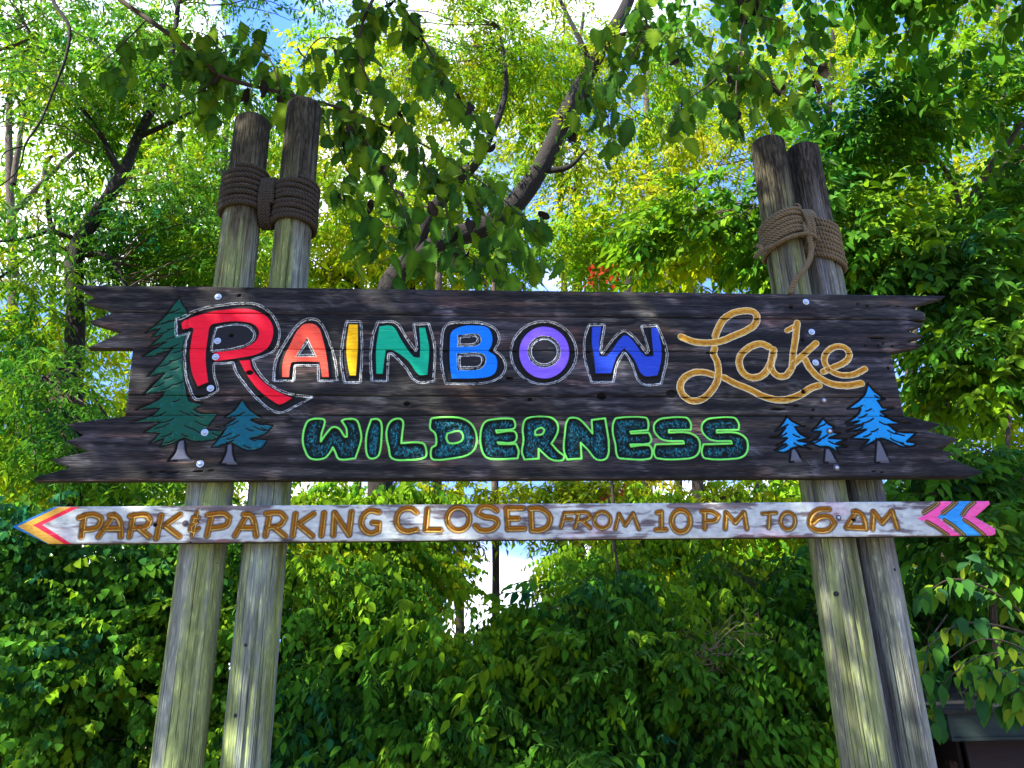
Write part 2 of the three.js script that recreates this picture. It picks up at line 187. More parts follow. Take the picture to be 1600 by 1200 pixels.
function carve(x, y) { // depth of the large board's face below its plane, in metres
  let d = 0.0012 * fbm(x * 3, y * 60, 2, 3) + 0.0016 * fbm(x * 1.3, y * 9, 5, 2);
  for (const m of marks) {
    if (!near(m.box, x, y)) continue;
    if (m.kind === 'raised') {
      if (!inside(m.outline, x, y)) { continue; }
      if (m.fill.some((f) => inside(f, x, y)) && !m.holes.some((h) => inside(h, x, y))) continue;
      if (m.counters.some((h) => inside(h, x, y))) continue;
      let e = distTo(m.outline, x, y, true); for (const f of [...m.fill, ...m.holes, ...m.counters]) e = Math.min(e, distTo(f, x, y, true));
      d += 0.009 * sstep(0, 0.011, e);
    } else if (m.kind === 'sunk') {
      const e = Math.min(distTo(m.outline, x, y, true), ...m.holes.map((h) => distTo(h, x, y, true)));
      const ins = inside(m.outline, x, y) && !m.holes.some((h) => inside(h, x, y));
      d += ins && e > 0.004 ? 0.013 * sstep(0.003, 0.020, e) - 0.006 * sstep(0.022, 0.034, e) + 0.0045 * fbm(x * 70, y * 42, 9, 2) : -0.0012 * (1 - sstep(0.002, 0.006, e));
    } else if (m.kind === 'stroke') {
      let g = 0; for (const s of m.strokes) { if (!near(s.box, x, y)) continue; const e = distTo(s.line, x, y, false); g = Math.max(g, 0.010 * (1 - (e / s.w) ** 2)); } if (g > 0) d += g;
    } else {
      const e = Math.min(distTo(m.outline, x, y, true), distTo(m.trunk, x, y, true));
      for (const b of m.boughs) if (Math.abs(b[0][0] - x) < 0.1 && Math.abs(b[0][1] - y) < 0.1) d += 0.004 * (1 - sstep(0.001, 0.006, distTo(b, x, y, false)));
      d += 0.008 * (1 - sstep(0.001, 0.008, e)); if (inside(m.outline, x, y)) d += 0.002 * fbm(x * 45, y * 30, 4, 2);
    }
  }
  for (const p of pits) { const e = ((x - p[0]) / p[2]) ** 2 + ((y - p[1]) / p[3]) ** 2; if (e < 1) d += 0.013 * Math.sqrt(1 - e); }
  return d;
}
function owner(x, y) { // which letter or painted tree a spot belongs to, -1: the plank
  for (let i = 0; i < marks.length; i++) {
    const m = marks[i]; if (!near(m.box, x, y)) continue;
    if (m.kind === 'raised' || m.kind === 'sunk') { if (inside(m.outline, x, y) && !(m.counters ?? m.holes).some((h) => inside(h, x, y))) return i; }
    else if (m.kind === 'stroke') { if (m.strokes.some((s) => near(s.box, x, y) && distTo(s.line, x, y, false) < s.w + 0.003)) return i; }
    else if (inside(m.outline, x, y) || inside(m.trunk, x, y)) return i;
  }
  return -1;
}

// paint of the large board ---------------------------------------------------
const BX0 = -2.44, BX1 = 2.58, BY0 = -0.56, BY1 = 0.60, BW = 2048, BH = Math.round(BW * (BY1 - BY0) / (BX1 - BX0));
const bu = (x) => (x - BX0) / (BX1 - BX0) * BW, bv = (y) => (BY1 - y) / (BY1 - BY0) * BH;
const JOINTS = [0.553, 0.397, 0.192, -0.069, -0.177, -0.513];
const boardCanvas = canvas(BW, BH);
{
  const g = boardCanvas.getContext('2d'), im = g.createImageData(BW, BH);
  for (let j = 0; j < BH; j++) for (let i = 0; i < BW; i++) {
    const x = mix(BX0, BX1, i / BW), y = mix(BY1, BY0, j / BH), k = (j * BW + i) * 4;
    const pl = JOINTS.findIndex((t) => y > t);
    let gy = y * 30 + pl * 17, gx = x * 0.9 + pl * 3.7, swirl = 0;
    for (const q of knots) { const dx = (x - q[0]) / (q[2] * 1.9), dy = (y - q[1]) / q[2], e = Math.exp(-(dx * dx + dy * dy)); gy += e * 3.2 * Math.sign(dy || 1) * (1 - e); swirl = Math.max(swirl, e); }
    const grain = fbm(gx, gy + 0.6 * fbm(x * 2.2, y * 3, pl, 3), 3 + pl, 4), fine = fbm(x * 14, y * 260, pl, 2), blot = fbm(x * 2.6, y * 5.2, 8, 4), patch = fbm(x * 6.5 + 20, y * 11, 13, 3);
    const rings = Math.sin(gy * 5 + 3 * fbm(x * 1.5, y * 8, pl, 2)) * 0.5 + 0.5;
    let L = 0.120 + 0.26 * grain + 0.20 * fine + 0.16 * blot + 0.04 * rings * (0.4 + swirl);
    const worn = sstep(0.10, 0.42, patch + 0.5 * fine + 0.25 * grain);          // rubbed spots where the stain is thin
    L += 0.11 * worn;
    const brown = sstep(0.0, 0.35, fbm(x * 1.9 + 5, y * 6, 21, 3) + 0.3 * grain), cool = sstep(-0.12, 0.3, fbm(x * 1.1 + 40, y * 2.2, 31, 3) + 0.1);
    const s = fbm(x * 4 + y * 9, y * 3 - x * 2, 44, 3); if (s > 0.27) L += 0.16 * sstep(0.27, 0.4, s) * clamp(0.6 + 2 * fine);   // smears of old grey paint
    L = clamp(L, 0.045, 0.6) * 1.06;
    im.data[k] = 255 * clamp(L * (1.0 + 0.26 * brown)); im.data[k + 1] = 255 * clamp(L * (0.97 + 0.02 * brown)); im.data[k + 2] = 255 * clamp(L * (0.88 + 0.15 * cool - 0.12 * brown)); im.data[k + 3] = 255;
  }
  g.putImageData(im, 0, 0);
  const path = (poly, closed = true) => { g.beginPath(); poly.forEach(([x, y], i) => i ? g.lineTo(bu(x), bv(y)) : g.moveTo(bu(x), bv(y))); if (closed) g.closePath(); };
  const rnd = makeRandom(77), S = BW / (BX1 - BX0);
  // a hand-drawn line: broken into short dashes of uneven strength, pushed off a little
  function handLine(poly, colour, width, off, keep, alpha, open = false) {
    const N = poly.length; g.strokeStyle = colour; g.lineCap = 'round';
    for (let i = 0; i < N - (open ? 1 : 0); i++) {
      const a = poly[i], b = poly[(i + 1) % N], L = Math.hypot(b[0] - a[0], b[1] - a[1]), n = Math.max(1, Math.round(L / 0.012)), nx = (b[1] - a[1]) / (L || 1), ny = -(b[0] - a[0]) / (L || 1);
      for (let k = 0; k < n; k++) {
        if (rnd() > keep) continue; const t0 = k / n, t1 = (k + 1.1) / n, o = off + (rnd() - 0.5) * 0.0024;
        g.globalAlpha = alpha * rnd.range(0.55, 1); g.lineWidth = S * width * rnd.range(0.7, 1.25); g.beginPath();
        g.moveTo(bu(mix(a[0], b[0], t0) + nx * o), bv(mix(a[1], b[1], t0) + ny * o)); g.lineTo(bu(mix(a[0], b[0], t1) + nx * o), bv(mix(a[1], b[1], t1) + ny * o)); g.stroke();
      }
    }
    g.globalAlpha = 1;
  }
  // smudges of grey paint beside the lake lettering and under the letters
  for (const [px, py, r] of [[1075, 600, 26], [1090, 615, 20], [1180, 590, 26], [1195, 600, 18], [1260, 520, 12], [1130, 515, 14], [1320, 570, 18], [1240, 600, 16], [1175, 700, 14], [470, 640, 18], [455, 645, 14], [495, 660, 12], [1150, 520, 9], [1100, 590, 12], [1268, 722, 7], [1270, 735, 7], [500, 470, 18], [470, 478, 20], [545, 590, 12]]) for (let k = 0; k < 14; k++) { const p = loc(px + rnd.gauss() * r * 0.6, py + rnd.gauss() * r * 0.5), a = rnd.range(-0.9, 0.3); g.globalAlpha = rnd.range(0.05, 0.2); g.strokeStyle = rnd() < 0.7 ? '#6c7684' : '#8a8e96'; g.lineWidth = rnd.range(1.5, 5); g.lineCap = 'round'; g.beginPath(); g.moveTo(bu(p.x), bv(p.y)); g.lineTo(bu(p.x + Math.cos(a) * 0.03), bv(p.y + Math.sin(a) * 0.03)); g.stroke(); }
  g.globalAlpha = 1;
  for (const m of [...marks].sort((p, q) => (q.kind === 'tree') - (p.kind === 'tree'))) {
    if (m.kind === 'tree') {
      g.save(); path(m.outline); g.clip(); g.fillStyle = m.colour; g.fillRect(0, 0, BW, BH);
      const [x0, y0, x1, y1] = m.box;
      for (let k = 0; k < 900; k++) { const x = rnd.range(x0, x1), y = rnd.range(y0, y1), t = (y1 - y) / (y1 - y0); g.globalAlpha = rnd.range(0.12, 0.5); g.strokeStyle = t + rnd.range(-0.22, 0.22) > 0.52 ? (rnd() < 0.7 ? m.low : m.colour === '#1687c6' ? '#2aa0dc' : '#1c8b9c') : m.colour; if (rnd() < 0.12) g.strokeStyle = '#04333a'; g.lineWidth = rnd.range(0.8, 2.4); const a = rnd.range(-2.6, -0.5); g.beginPath(); g.moveTo(bu(x), bv(y)); g.lineTo(bu(x + Math.cos(a) * 0.016), bv(y + Math.sin(a) * 0.016)); g.stroke(); }
      g.restore(); g.globalAlpha = 1;
      path(m.trunk); g.fillStyle = '#565a66'; g.fill();
      g.lineJoin = 'round'; path(m.outline); g.strokeStyle = '#0a0b0c'; g.lineWidth = S * (m.colour === '#1687c6' ? 0.011 : 0.0065); g.stroke();
      const tr = m.trunk; g.lineWidth = S * 0.011; for (const half of [tr.slice(0, Math.ceil(tr.length * 0.4)), tr.slice(Math.ceil(tr.length * 0.55))]) { path(half, false); g.stroke(); }
      const [tx0, ty0, tx1, ty1] = m.box; g.lineCap = 'round';
      for (const b of m.boughs) { path(b, false); g.strokeStyle = '#08090a'; g.lineWidth = S * (m.colour === '#1687c6' ? 0.008 : 0.006); g.stroke(); if (m.colour !== '#1687c6') { path(b.map(([x, y]) => [x + 0.002, y - 0.005]), false); g.strokeStyle = '#7c8570'; g.globalAlpha = 0.55; g.lineWidth = S * 0.0022; g.stroke(); g.globalAlpha = 1; } }  // paler line beside each cut is a painted highlight
      if (m.colour !== '#1687c6') handLine(m.outline, '#8a8468', 0.0022, -0.005, 0.45, 0.7);
    } else if (m.kind === 'raised') {
      path(m.outline); g.fillStyle = '#121316'; g.fill();
      const wood = () => { g.fillStyle = '#1d1e22'; g.fill(); };
      for (const f of m.fill) { path(f); g.fillStyle = m.colour; g.fill(); g.lineJoin = 'round'; g.strokeStyle = '#08080a'; g.lineWidth = S * 0.006; g.stroke(); }
      for (const h of m.holes) { path(h); g.fillStyle = '#141518'; g.fill(); }
      for (const c of m.counters) { path(c); wood(); }
      for (const l of [m.outline, ...m.counters]) { handLine(l, '#f2f8f2', 0.0040, 0.0042, 0.98, 1); handLine(l, '#e4eee8', 0.0032, -0.0046, 0.94, 0.95); }
      for (const h of m.holes) handLine(h, '#e2e6c8', 0.0036, 0.001, 0.85, 0.9);
      // brush marks and grain showing through the letter's paint
      g.save(); g.beginPath(); for (const f of m.fill) { f.forEach(([x, y], i) => i ? g.lineTo(bu(x), bv(y)) : g.moveTo(bu(x), bv(y))); g.closePath(); } g.clip();
      const [x0, y0, x1, y1] = m.box; for (let k = 0; k < 260; k++) { const x = rnd.range(x0, x1), y = rnd.range(y0, y1); g.globalAlpha = rnd.range(0.03, 0.16); g.strokeStyle = rnd() < 0.72 ? '#120608' : '#fff'; g.lineWidth = rnd.range(0.6, 1.6); g.beginPath(); g.moveTo(bu(x), bv(y)); g.lineTo(bu(x + rnd.range(0.02, 0.09)), bv(y + rnd.range(-0.002, 0.002))); g.stroke(); }
      g.restore(); g.globalAlpha = 1;
    } else if (m.kind === 'sunk') {
      path(m.outline); g.fillStyle = '#0a1a1a'; g.fill();  // dark rim left round the teal is painted shade under the carved edge
      g.save(); path(m.outline); g.clip(); const [x0, y0, x1, y1] = m.box;
      for (let k = 0; k < 2600; k++) { const x = rnd.range(x0, x1), y = rnd.range(y0, y1); const e = distTo(m.outline, x, y, true); if (e < 0.018 + 0.006 * rnd()) continue; g.globalAlpha = rnd.range(0.4, 0.95); g.strokeStyle = rnd() < 0.34 ? '#2390a0' : rnd() < 0.55 ? '#0e565e' : '#020608'; g.lineWidth = rnd.range(0.9, 2.0); const a = rnd.range(0, 6.3); g.beginPath(); g.moveTo(bu(x), bv(y)); g.lineTo(bu(x + Math.cos(a) * 0.008), bv(y + Math.sin(a) * 0.012)); g.stroke(); }
      g.restore(); g.globalAlpha = 1;
      for (const h of m.holes) { path(h); g.fillStyle = '#2c2d31'; g.fill(); }
      g.lineJoin = 'round'; for (const l of [m.outline, ...m.holes]) { path(l); g.strokeStyle = '#6fdc55'; g.lineWidth = S * 0.0105; g.stroke(); handLine(l, '#8ff070', 0.004, 0.001, 0.6, 0.6); }
    } else {
      for (const s of m.strokes) { path(s.line, false); g.lineCap = 'round'; g.lineJoin = 'round'; g.strokeStyle = '#e6dcae'; g.lineWidth = S * (s.w * 2 + 0.004); g.stroke(); }
      for (const s of m.strokes) { path(s.line, false); g.strokeStyle = '#b98a2c'; g.lineWidth = S * s.w * 1.9; g.stroke(); }
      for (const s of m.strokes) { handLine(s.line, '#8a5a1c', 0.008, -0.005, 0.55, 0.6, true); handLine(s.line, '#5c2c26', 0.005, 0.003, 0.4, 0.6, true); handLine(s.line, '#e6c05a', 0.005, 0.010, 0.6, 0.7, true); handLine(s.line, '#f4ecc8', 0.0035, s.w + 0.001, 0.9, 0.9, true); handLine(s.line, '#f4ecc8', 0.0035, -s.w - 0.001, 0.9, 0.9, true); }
    }
  }
  for (const [px, py, w, h] of [[1075, 517, 60, 10], [1082, 600, 16, 40], [1350, 604, 40, 12], [1270, 603, 24, 14], [1160, 570, 16, 34], [1180, 500, 14, 30]]) for (let k = 0; k < 26; k++) { const p = loc(px + (rnd() - 0.5) * w * 0.8, py + (rnd() - 0.5) * h * 0.7), i = marks.findIndex((m) => m.kind === 'stroke' && m.strokes.some((s) => distTo(s.line, p.x, p.y, false) < s.w * 0.6)); if (i < 0) continue; g.globalAlpha = 0.6; g.fillStyle = rnd() < 0.7 ? '#7a3e38' : '#c99a90'; g.fillRect(bu(p.x), bv(p.y), rnd.range(2, 5), rnd.range(1, 3)); }
  g.globalAlpha = 1; g.fillStyle = '#070605';
  for (const p of pits) { g.beginPath(); g.ellipse(bu(p[0]), bv(p[1]), p[2] * S * 0.95, Math.max(1, p[3] * S * 0.95), 0, 0, 7); g.fill(); }
  for (let k = 0; k < 500; k++) { g.globalAlpha = rnd.range(0.1, 0.5); g.fillStyle = rnd() < 0.5 ? '#a7acb4' : '#000'; const x = rnd() * BW, y = rnd() * BH; g.fillRect(x, y, rnd.range(0.7, 2.4), rnd.range(0.7, 1.4)); }
  g.globalAlpha = 1;
}
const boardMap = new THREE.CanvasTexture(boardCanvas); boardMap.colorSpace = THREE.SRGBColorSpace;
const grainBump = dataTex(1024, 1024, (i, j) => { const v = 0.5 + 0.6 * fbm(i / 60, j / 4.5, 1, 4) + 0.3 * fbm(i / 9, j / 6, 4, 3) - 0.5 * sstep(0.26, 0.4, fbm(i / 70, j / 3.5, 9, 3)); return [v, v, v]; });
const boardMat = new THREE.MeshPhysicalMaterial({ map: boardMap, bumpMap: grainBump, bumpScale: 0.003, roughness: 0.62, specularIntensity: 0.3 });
const edgeTex = dataTex(256, 64, (i, j) => { const v = 0.10 + 0.10 * fbm(i / 30, j / 4, 2, 3); return [v * 1.1, v, v * 0.95]; }, true);
const edgeMat = new THREE.MeshStandardMaterial({ map: edgeTex, roughness: 0.85 });

// a carved plank: a fine sheet for the face (cut up into the plank and the letters it carries), edges and a back
function plankFace(o, step, boxUv, depthAt, ownerAt, sink) { // o: y1 (top), y0, left(y), right(y)
  const rows = Math.max(2, Math.round((o.y1 - o.y0) / step)), cols = Math.round((o.maxX - o.minX) / step), pos = [], uv = [];
  for (let j = 0; j <= rows; j++) {
    const y = mix(o.y1, o.y0, j / rows), a = o.left(y), b = o.right(y), edge = Math.min(o.y1 - y, y - o.y0);
    for (let i = 0; i <= cols; i++) {
      const x = clamp(mix(o.minX, o.maxX, i / cols), a, b), e = Math.min(edge, x - a, b - x);
      pos.push(x, y, -depthAt(x, y) - 0.004 * (1 - sstep(0, 0.007, e)) + (o.lift ?? 0)); uv.push((x - boxUv[0]) / (boxUv[2] - boxUv[0]), (y - boxUv[1]) / (boxUv[3] - boxUv[1]));
    }
  }
  const w = cols + 1;
  for (let j = 0; j < rows; j++) for (let i = 0; i < cols; i++) {
    const p = j * w + i;
    for (const t of [[p, p + w, p + 1], [p + 1, p + w, p + w + 1]]) {
      const [A, B, C] = t.map((k) => k * 3), area = (pos[B] - pos[A]) * (pos[C + 1] - pos[A + 1]) - (pos[C] - pos[A]) * (pos[B + 1] - pos[A + 1]);
      if (Math.abs(area) < 1e-9) continue;
      const who = ownerAt((pos[A] + pos[B] + pos[C]) / 3, (pos[A + 1] + pos[B + 1] + pos[C + 1]) / 3); sink(who, t);
    }
  }
  const full = geo(pos, uv, (() => { const all = []; for (let j = 0; j < rows; j++) for (let i = 0; i < cols; i++) { const p = j * w + i; all.push(p, p + w, p + 1, p + 1, p + w, p + w + 1); } return all; })());
  return full;
}
function pick(full, tris) { // the part of a sheet that those triangles make, with the sheet's own normals
  const map = new Map(), pos = [], nor = [], uv = [], idx = [], P = full.attributes.position, N = full.attributes.normal, U = full.attributes.uv;
  for (const t of tris) for (const k of t) { if (!map.has(k)) { map.set(k, pos.length / 3); pos.push(P.getX(k), P.getY(k), P.getZ(k)); nor.push(N.getX(k), N.getY(k), N.getZ(k)); uv.push(U.getX(k), U.getY(k)); } idx.push(map.get(k)); }
  const g = geo(pos, uv, idx, false); g.setAttribute('normal', new THREE.Float32BufferAttribute(nor, 3)); return g;
}
function plankSides(o, thick, step) { // the rim and the back
  const rows = Math.max(2, Math.round((o.y1 - o.y0) / step)), pos = [], uv = [], idx = [], z0 = -0.0045 + (o.lift ?? 0), z1 = -thick;
  const quad = (a, b, c, d) => { const k = pos.length / 3; for (const p of [a, b, c, d]) { pos.push(...p); uv.push(p[0] + p[2] * 3, p[1] * 4 + p[2]); } idx.push(k, k + 1, k + 2, k, k + 2, k + 3); };
  const L = (j) => { const y = mix(o.y1, o.y0, j / rows); return [o.left(y), y]; }, R = (j) => { const y = mix(o.y1, o.y0, j / rows); return [o.right(y), y]; };
  for (let j = 0; j < rows; j++) {
    const a = L(j), b = L(j + 1), c = R(j), d = R(j + 1);
    quad([...a, z1], [...b, z1], [...b, z0], [...a, z0]); quad([...c, z0], [...d, z0], [...d, z1], [...c, z1]); quad([...c, z1], [...d, z1], [...b, z1], [...a, z1]);
  }
  const a = L(0), c = R(0), b = L(rows), d = R(rows);
  quad([...a, z1], [...a, z0], [...c, z0], [...c, z1]); quad([...b, z0], [...b, z1], [...d, z1], [...d, z0]);
  return geo(pos, uv, idx).toNonIndexed();
}
const edgeFn = (list) => { const pts = list.slice().sort((p, q) => q[1] - p[1]); return (y) => { if (y >= pts[0][1]) return pts[0][0]; for (let i = 1; i < pts.length; i++) if (y >= pts[i][1]) { const t = (pts[i - 1][1] - y) / (pts[i - 1][1] - pts[i][1] || 1); return mix(pts[i - 1][0], pts[i][0], t); } return pts[pts.length - 1][0]; }; };
const px2 = (list) => list.map(([x, y]) => { const p = loc(x, y); return [p.x, p.y]; });

const park = thing('park_sign', 'wide dark plank sign with rainbow lettering and jagged ends, bolted to the log posts', 'sign', ORIGIN, TURN);
{
  const ends = [
    [[[110, 442], [128, 452], [152, 464], [133, 472], [160, 479], [178, 487]], [[1478, 461], [1476, 464], [1418, 480.5], [1444, 487.5]]],
    [[[175, 489], [137.5, 502], [165, 510], [191, 518], [160, 532], [134, 543.5], [136, 547]], [[1391, 495], [1446, 506], [1417, 516], [1445, 525], [1417, 532.5], [1444, 540], [1392, 551]]],
    [[[207, 547], [199, 620]], [[1392, 551], [1407, 621]]],
    [[[199, 620], [195, 650]], [[1407, 621], [1413, 649]]],
    [[[194, 651], [150, 656], [103, 663], [131, 680], [102, 690], [139, 705], [79, 718], [110, 731], [56, 745], [53, 748]], [[1413, 649], [1470, 662.5], [1449, 673.5], [1499, 686], [1460, 701.5], [1492, 708], [1479, 714], [1538, 738], [1501, 749]]],
  ];
  const bucket = marks.map(() => []);
  for (let k = 0; k < 5; k++) {
    const o = { y1: JOINTS[k] - (k ? 0.0012 : 0), y0: JOINTS[k + 1] + (k < 4 ? 0.0012 : 0), left: edgeFn(px2(ends[k][0])), right: edgeFn(px2(ends[k][1])), lift: [0.001, -0.0015, 0.0005, -0.001, 0.0015][k] };
    o.minX = Math.min(...px2(ends[k][0]).map((p) => p[0])); o.maxX = Math.max(...px2(ends[k][1]).map((p) => p[0]));
    const own = [], others = marks.map(() => []);
    const full = plankFace(o, 0.0048, [BX0, BY0, BX1, BY1], carve, owner, (who, t) => (who < 0 ? own : others[who]).push(t));
    const plank = mesh('plank', pick(full, own), boardMat, park); mesh('plank_edge', plankSides(o, 0.05, 0.0048), edgeMat, plank);
    others.forEach((t, i) => { if (t.length) bucket[i].push(pick(full, t)); });
  }
  marks.forEach((m, i) => { if (!bucket[i].length) return; const o = mesh(m.name, bucket[i].length > 1 ? mergeGeometries(bucket[i]) : bucket[i][0], boardMat, park); o.userData.label = m.label; });
}
// bolts: a dished washer and a domed head
const zinc = new THREE.MeshStandardMaterial({ color: new THREE.Color(0.40, 0.46, 0.52), metalness: 0.85, roughness: 0.38 }), rusty = new THREE.MeshStandardMaterial({ color: new THREE.Color(0.08, 0.065, 0.07), metalness: 0.4, roughness: 0.7 });
const washerGeo = new THREE.LatheGeometry([[0.0085, 0.0005], [0.0185, 0.0005], [0.0205, 0.0014], [0.0200, 0.0026], [0.0180, 0.0032], [0.0100, 0.0026]].map(([x, y]) => new THREE.Vector2(x, y)), 28).rotateX(Math.PI / 2);
const headGeo = new THREE.LatheGeometry([[0.0112, 0.0015], [0.0112, 0.005], [0.0098, 0.0075], [0.0065, 0.0095], [0.003, 0.0103], [0.0001, 0.0105]].map(([x, y]) => new THREE.Vector2(x, y)), 20).rotateX(Math.PI / 2);
const bolt = (px, py, parent, oy, washerMat, headMat, s = 1, z = 0.001) => { const p = loc(px, py), b = mesh('bolt', headGeo, headMat, parent); b.position.set(p.x, p.y - oy, z); b.scale.setScalar(s * 0.9); mesh('washer', washerGeo, washerMat, b); };
for (const [x, y] of [[341, 464], [340, 533], [337, 558], [329, 607], [320, 676], [313, 725]]) bolt(x, y, park, 0, zinc, zinc);
for (const [x, y, r] of [[1259, 472, 0], [1268, 519, 0], [1274, 567, 0], [1287, 626, 1], [1296, 674, 1], [1307, 731, 1]]) bolt(x, y, park, 0, r ? rusty : zinc, zinc, 1, 0.002);

// ------------------------------------------------------------------ the narrow arrow board
const k5 = crop(0, 760, 0.275), k6 = crop(420, 760, 0.2875), k7 = crop(860, 760, 0.275), k8 = crop(1160, 760, 0.275);
const glyphs = [];
const glyph = (text, f, strokes, w = 0.0115) => glyphs.push({ text, w, strokes: strokes.map((p) => smooth(f(p), false, 5)) });
const oval = (cx, cy, rx, ry) => [...ring(cx, cy, rx, ry, 18), [cx + rx, cy]];
glyph('P', k5, [[[478, 165], [462, 285]], [[450, 178], [515, 160], [565, 175], [572, 200], [550, 235], [472, 248]]]);
glyph('A', k5, [[[645, 162], [560, 285]], [[625, 165], [660, 172], [682, 210], [687, 285]], [[592, 242], [680, 240]]]);
glyph('R', k5, [[[757, 165], [735, 285]], [[740, 168], [825, 162], [852, 190], [830, 228], [750, 238]], [[790, 238], [845, 285]]]);
glyph('K', k5, [[[915, 165], [888, 295]], [[1022, 160], [930, 225]], [[940, 225], [1018, 285]]]);
glyph('&', k5, [[[1118, 148], [1092, 280]], [[1128, 178], [1098, 175], [1092, 195], [1118, 205], [1085, 222], [1080, 248], [1105, 258], [1128, 238]]], 0.0075);
glyph('P', k5, [[[1202, 165], [1176, 280]], [[1182, 162], [1268, 155], [1302, 178], [1285, 222], [1200, 240]]]);
glyph('A', k5, [[[1405, 158], [1335, 280]], [[1385, 160], [1420, 165], [1440, 195], [1456, 280]], [[1370, 237], [1440, 236]]]);
glyph('R', k6, [[[4, 150], [-18, 268]], [[-14, 148], [60, 145], [88, 172], [62, 210], [-8, 225]], [[28, 222], [86, 270]]]);
glyph('K', k6, [[[145, 150], [130, 268]], [[242, 150], [150, 212]], [[160, 207], [236, 270]]]);
glyph('I', k6, [[[300, 145], [286, 266]]]);
glyph('N', k6, [[[350, 265], [357, 145]], [[357, 145], [435, 262]], [[435, 262], [450, 140]]]);
glyph('G', k6, [[[598, 140], [545, 133], [508, 172], [508, 222], [548, 255], [595, 243], [598, 200], [565, 198]]]);
glyph('C', k6, [[[802, 142], [770, 120], [720, 130], [695, 175], [708, 225], [750, 246], [802, 236]]]);
glyph('L', k6, [[[862, 125], [853, 225]], [[853, 236], [932, 236]]]);
glyph('O', k6, [oval(1030, 177, 60, 62)]);
glyph('S', k6, [[[1238, 132], [1200, 110], [1150, 115], [1133, 145], [1170, 165], [1232, 178], [1242, 205], [1210, 236], [1150, 238], [1123, 215]]]);
glyph('E', k6, [[[1380, 118], [1292, 120]], [[1292, 120], [1300, 232]], [[1300, 232], [1388, 230]], [[1298, 176], [1355, 175]]]);
glyph('D', k6, [[[1425, 125], [1430, 238]], [[1422, 122], [1480, 124], [1527, 165], [1515, 218], [1470, 240], [1430, 238]]]);
glyph('F', k7, [[[80, 152], [60, 232]], [[80, 152], [136, 150]], [[72, 190], [120, 188]]], 0.0075);
glyph('R', k7, [[[162, 152], [140, 235]], [[150, 150], [208, 150], [228, 172], [205, 190], [152, 197]], [[178, 195], [226, 235]]], 0.0075);
glyph('O', k7, [oval(295, 192, 46, 46)], 0.0075);
glyph('M', k7, [[[368, 242], [390, 158]], [[390, 158], [425, 220]], [[425, 220], [470, 155]], [[470, 155], [502, 242]]], 0.0075);
glyph('1', k7, [[[606, 150], [630, 145], [630, 246]], [[600, 247], [656, 245]]], 0.0098);
glyph('0', k7, [oval(742, 198, 52, 62)]);
glyph('P', k7, [[[876, 145], [876, 240]], [[860, 143], [920, 145], [955, 168], [935, 195], [880, 200]]], 0.0098);
glyph('M', k7, [[[993, 240], [998, 150]], [[998, 150], [1050, 205]], [[1050, 205], [1100, 150]], [[1100, 150], [1116, 240]]], 0.0098);
glyph('T', k7, [[[1205, 155], [1282, 150]], [[1245, 155], [1240, 236]]], 0.0072);
glyph('O', k7, [oval(1350, 197, 41, 49)], 0.0078);
glyph('6', k8, [[[492, 130], [430, 135], [390, 170], [385, 220], [420, 250], [490, 246], [522, 210], [495, 175], [440, 176], [402, 205]]]);
glyph('A', k8, [[[648, 142], [590, 235]], [[632, 145], [668, 152], [692, 190], [702, 240]], [[598, 233], [698, 238]]]);
glyph('M', k8, [[[745, 145], [738, 240]], [[745, 145], [795, 207]], [[795, 207], [850, 143]], [[850, 143], [880, 236]]]);
for (const q of glyphs) { q.box = bounds(q.strokes, 0.03); }
const LY1 = -0.640, LY0 = -0.818, LX0 = -2.62, LX1 = 2.58, LW = 2048, LH = Math.round(LW * (LY1 - LY0 + 0.02) / (LX1 - LX0));
const lu = (x) => (x - LX0) / (LX1 - LX0) * LW, lv = (y) => (LY1 + 0.01 - y) / (LY1 - LY0 + 0.02) * LH;
const bands = { // the painted ends
  blueEdge: k5([[305, 118], [55, 230], [270, 335], [295, 335], [100, 228], [330, 118]]), gold: k5([[330, 118], [100, 228], [290, 335], [380, 335], [190, 220], [410, 118]]), red: k5([[405, 118], [188, 220], [378, 335], [418, 335], [240, 218], [450, 118]]),
  pink: k8([[1122, 70], [1205, 70], [1108, 175], [1250, 290], [1175, 290], [1050, 206], [992, 183], [1050, 155]]), blue: k8([[1225, 70], [1322, 70], [1250, 172], [1385, 290], [1280, 290], [1150, 197], [1106, 172], [1172, 138]]), pink2: k8([[1330, 70], [1420, 70], [1425, 100], [1325, 175], [1460, 235], [1460, 290], [1380, 290], [1248, 180], [1292, 120]]),
};
const routs = [[[1112, 92], [1080, 118], [1030, 150]], [[1050, 203], [1100, 232], [1165, 276]], [[1216, 88], [1180, 120], [1140, 152]], [[1150, 193], [1200, 225], [1260, 278]], [[1318, 88], [1280, 120], [1250, 162]], [[1262, 193], [1310, 225], [1375, 278]]].map((p) => k8(p));
function carveLow(x, y) {
  let d = 0.0012 * fbm(x * 4, y * 50, 12, 3) + 0.0018 * fbm(x * 1.5, y * 6, 15, 2);
  for (const q of glyphs) { if (!near(q.box, x, y)) continue; let e = 1; for (const s of q.strokes) e = Math.min(e, distTo(s, x, y, false)); const w = q.w * 1.05; d += e < w ? 0.0115 * (1 - Math.pow(e / w, 1.5)) : 0; }
  if (x > 1.8) for (const r of routs) { const e = distTo(r, x, y, false); d += 0.006 * (1 - sstep(0.003, 0.0105, e)); }
  for (const [px, py] of lowHoles) { const e = Math.hypot(x - px, y - py); if (e < 0.011) d += 0.012 * Math.sqrt(1 - (e / 0.011) ** 2); }
  return d;
}
const lowHoles = [[242, 820], [1335, 812], [297, 850]].map(([a, b]) => { const p = loc(a, b); return [p.x, p.y]; });
const lowCanvas = canvas(LW, LH);
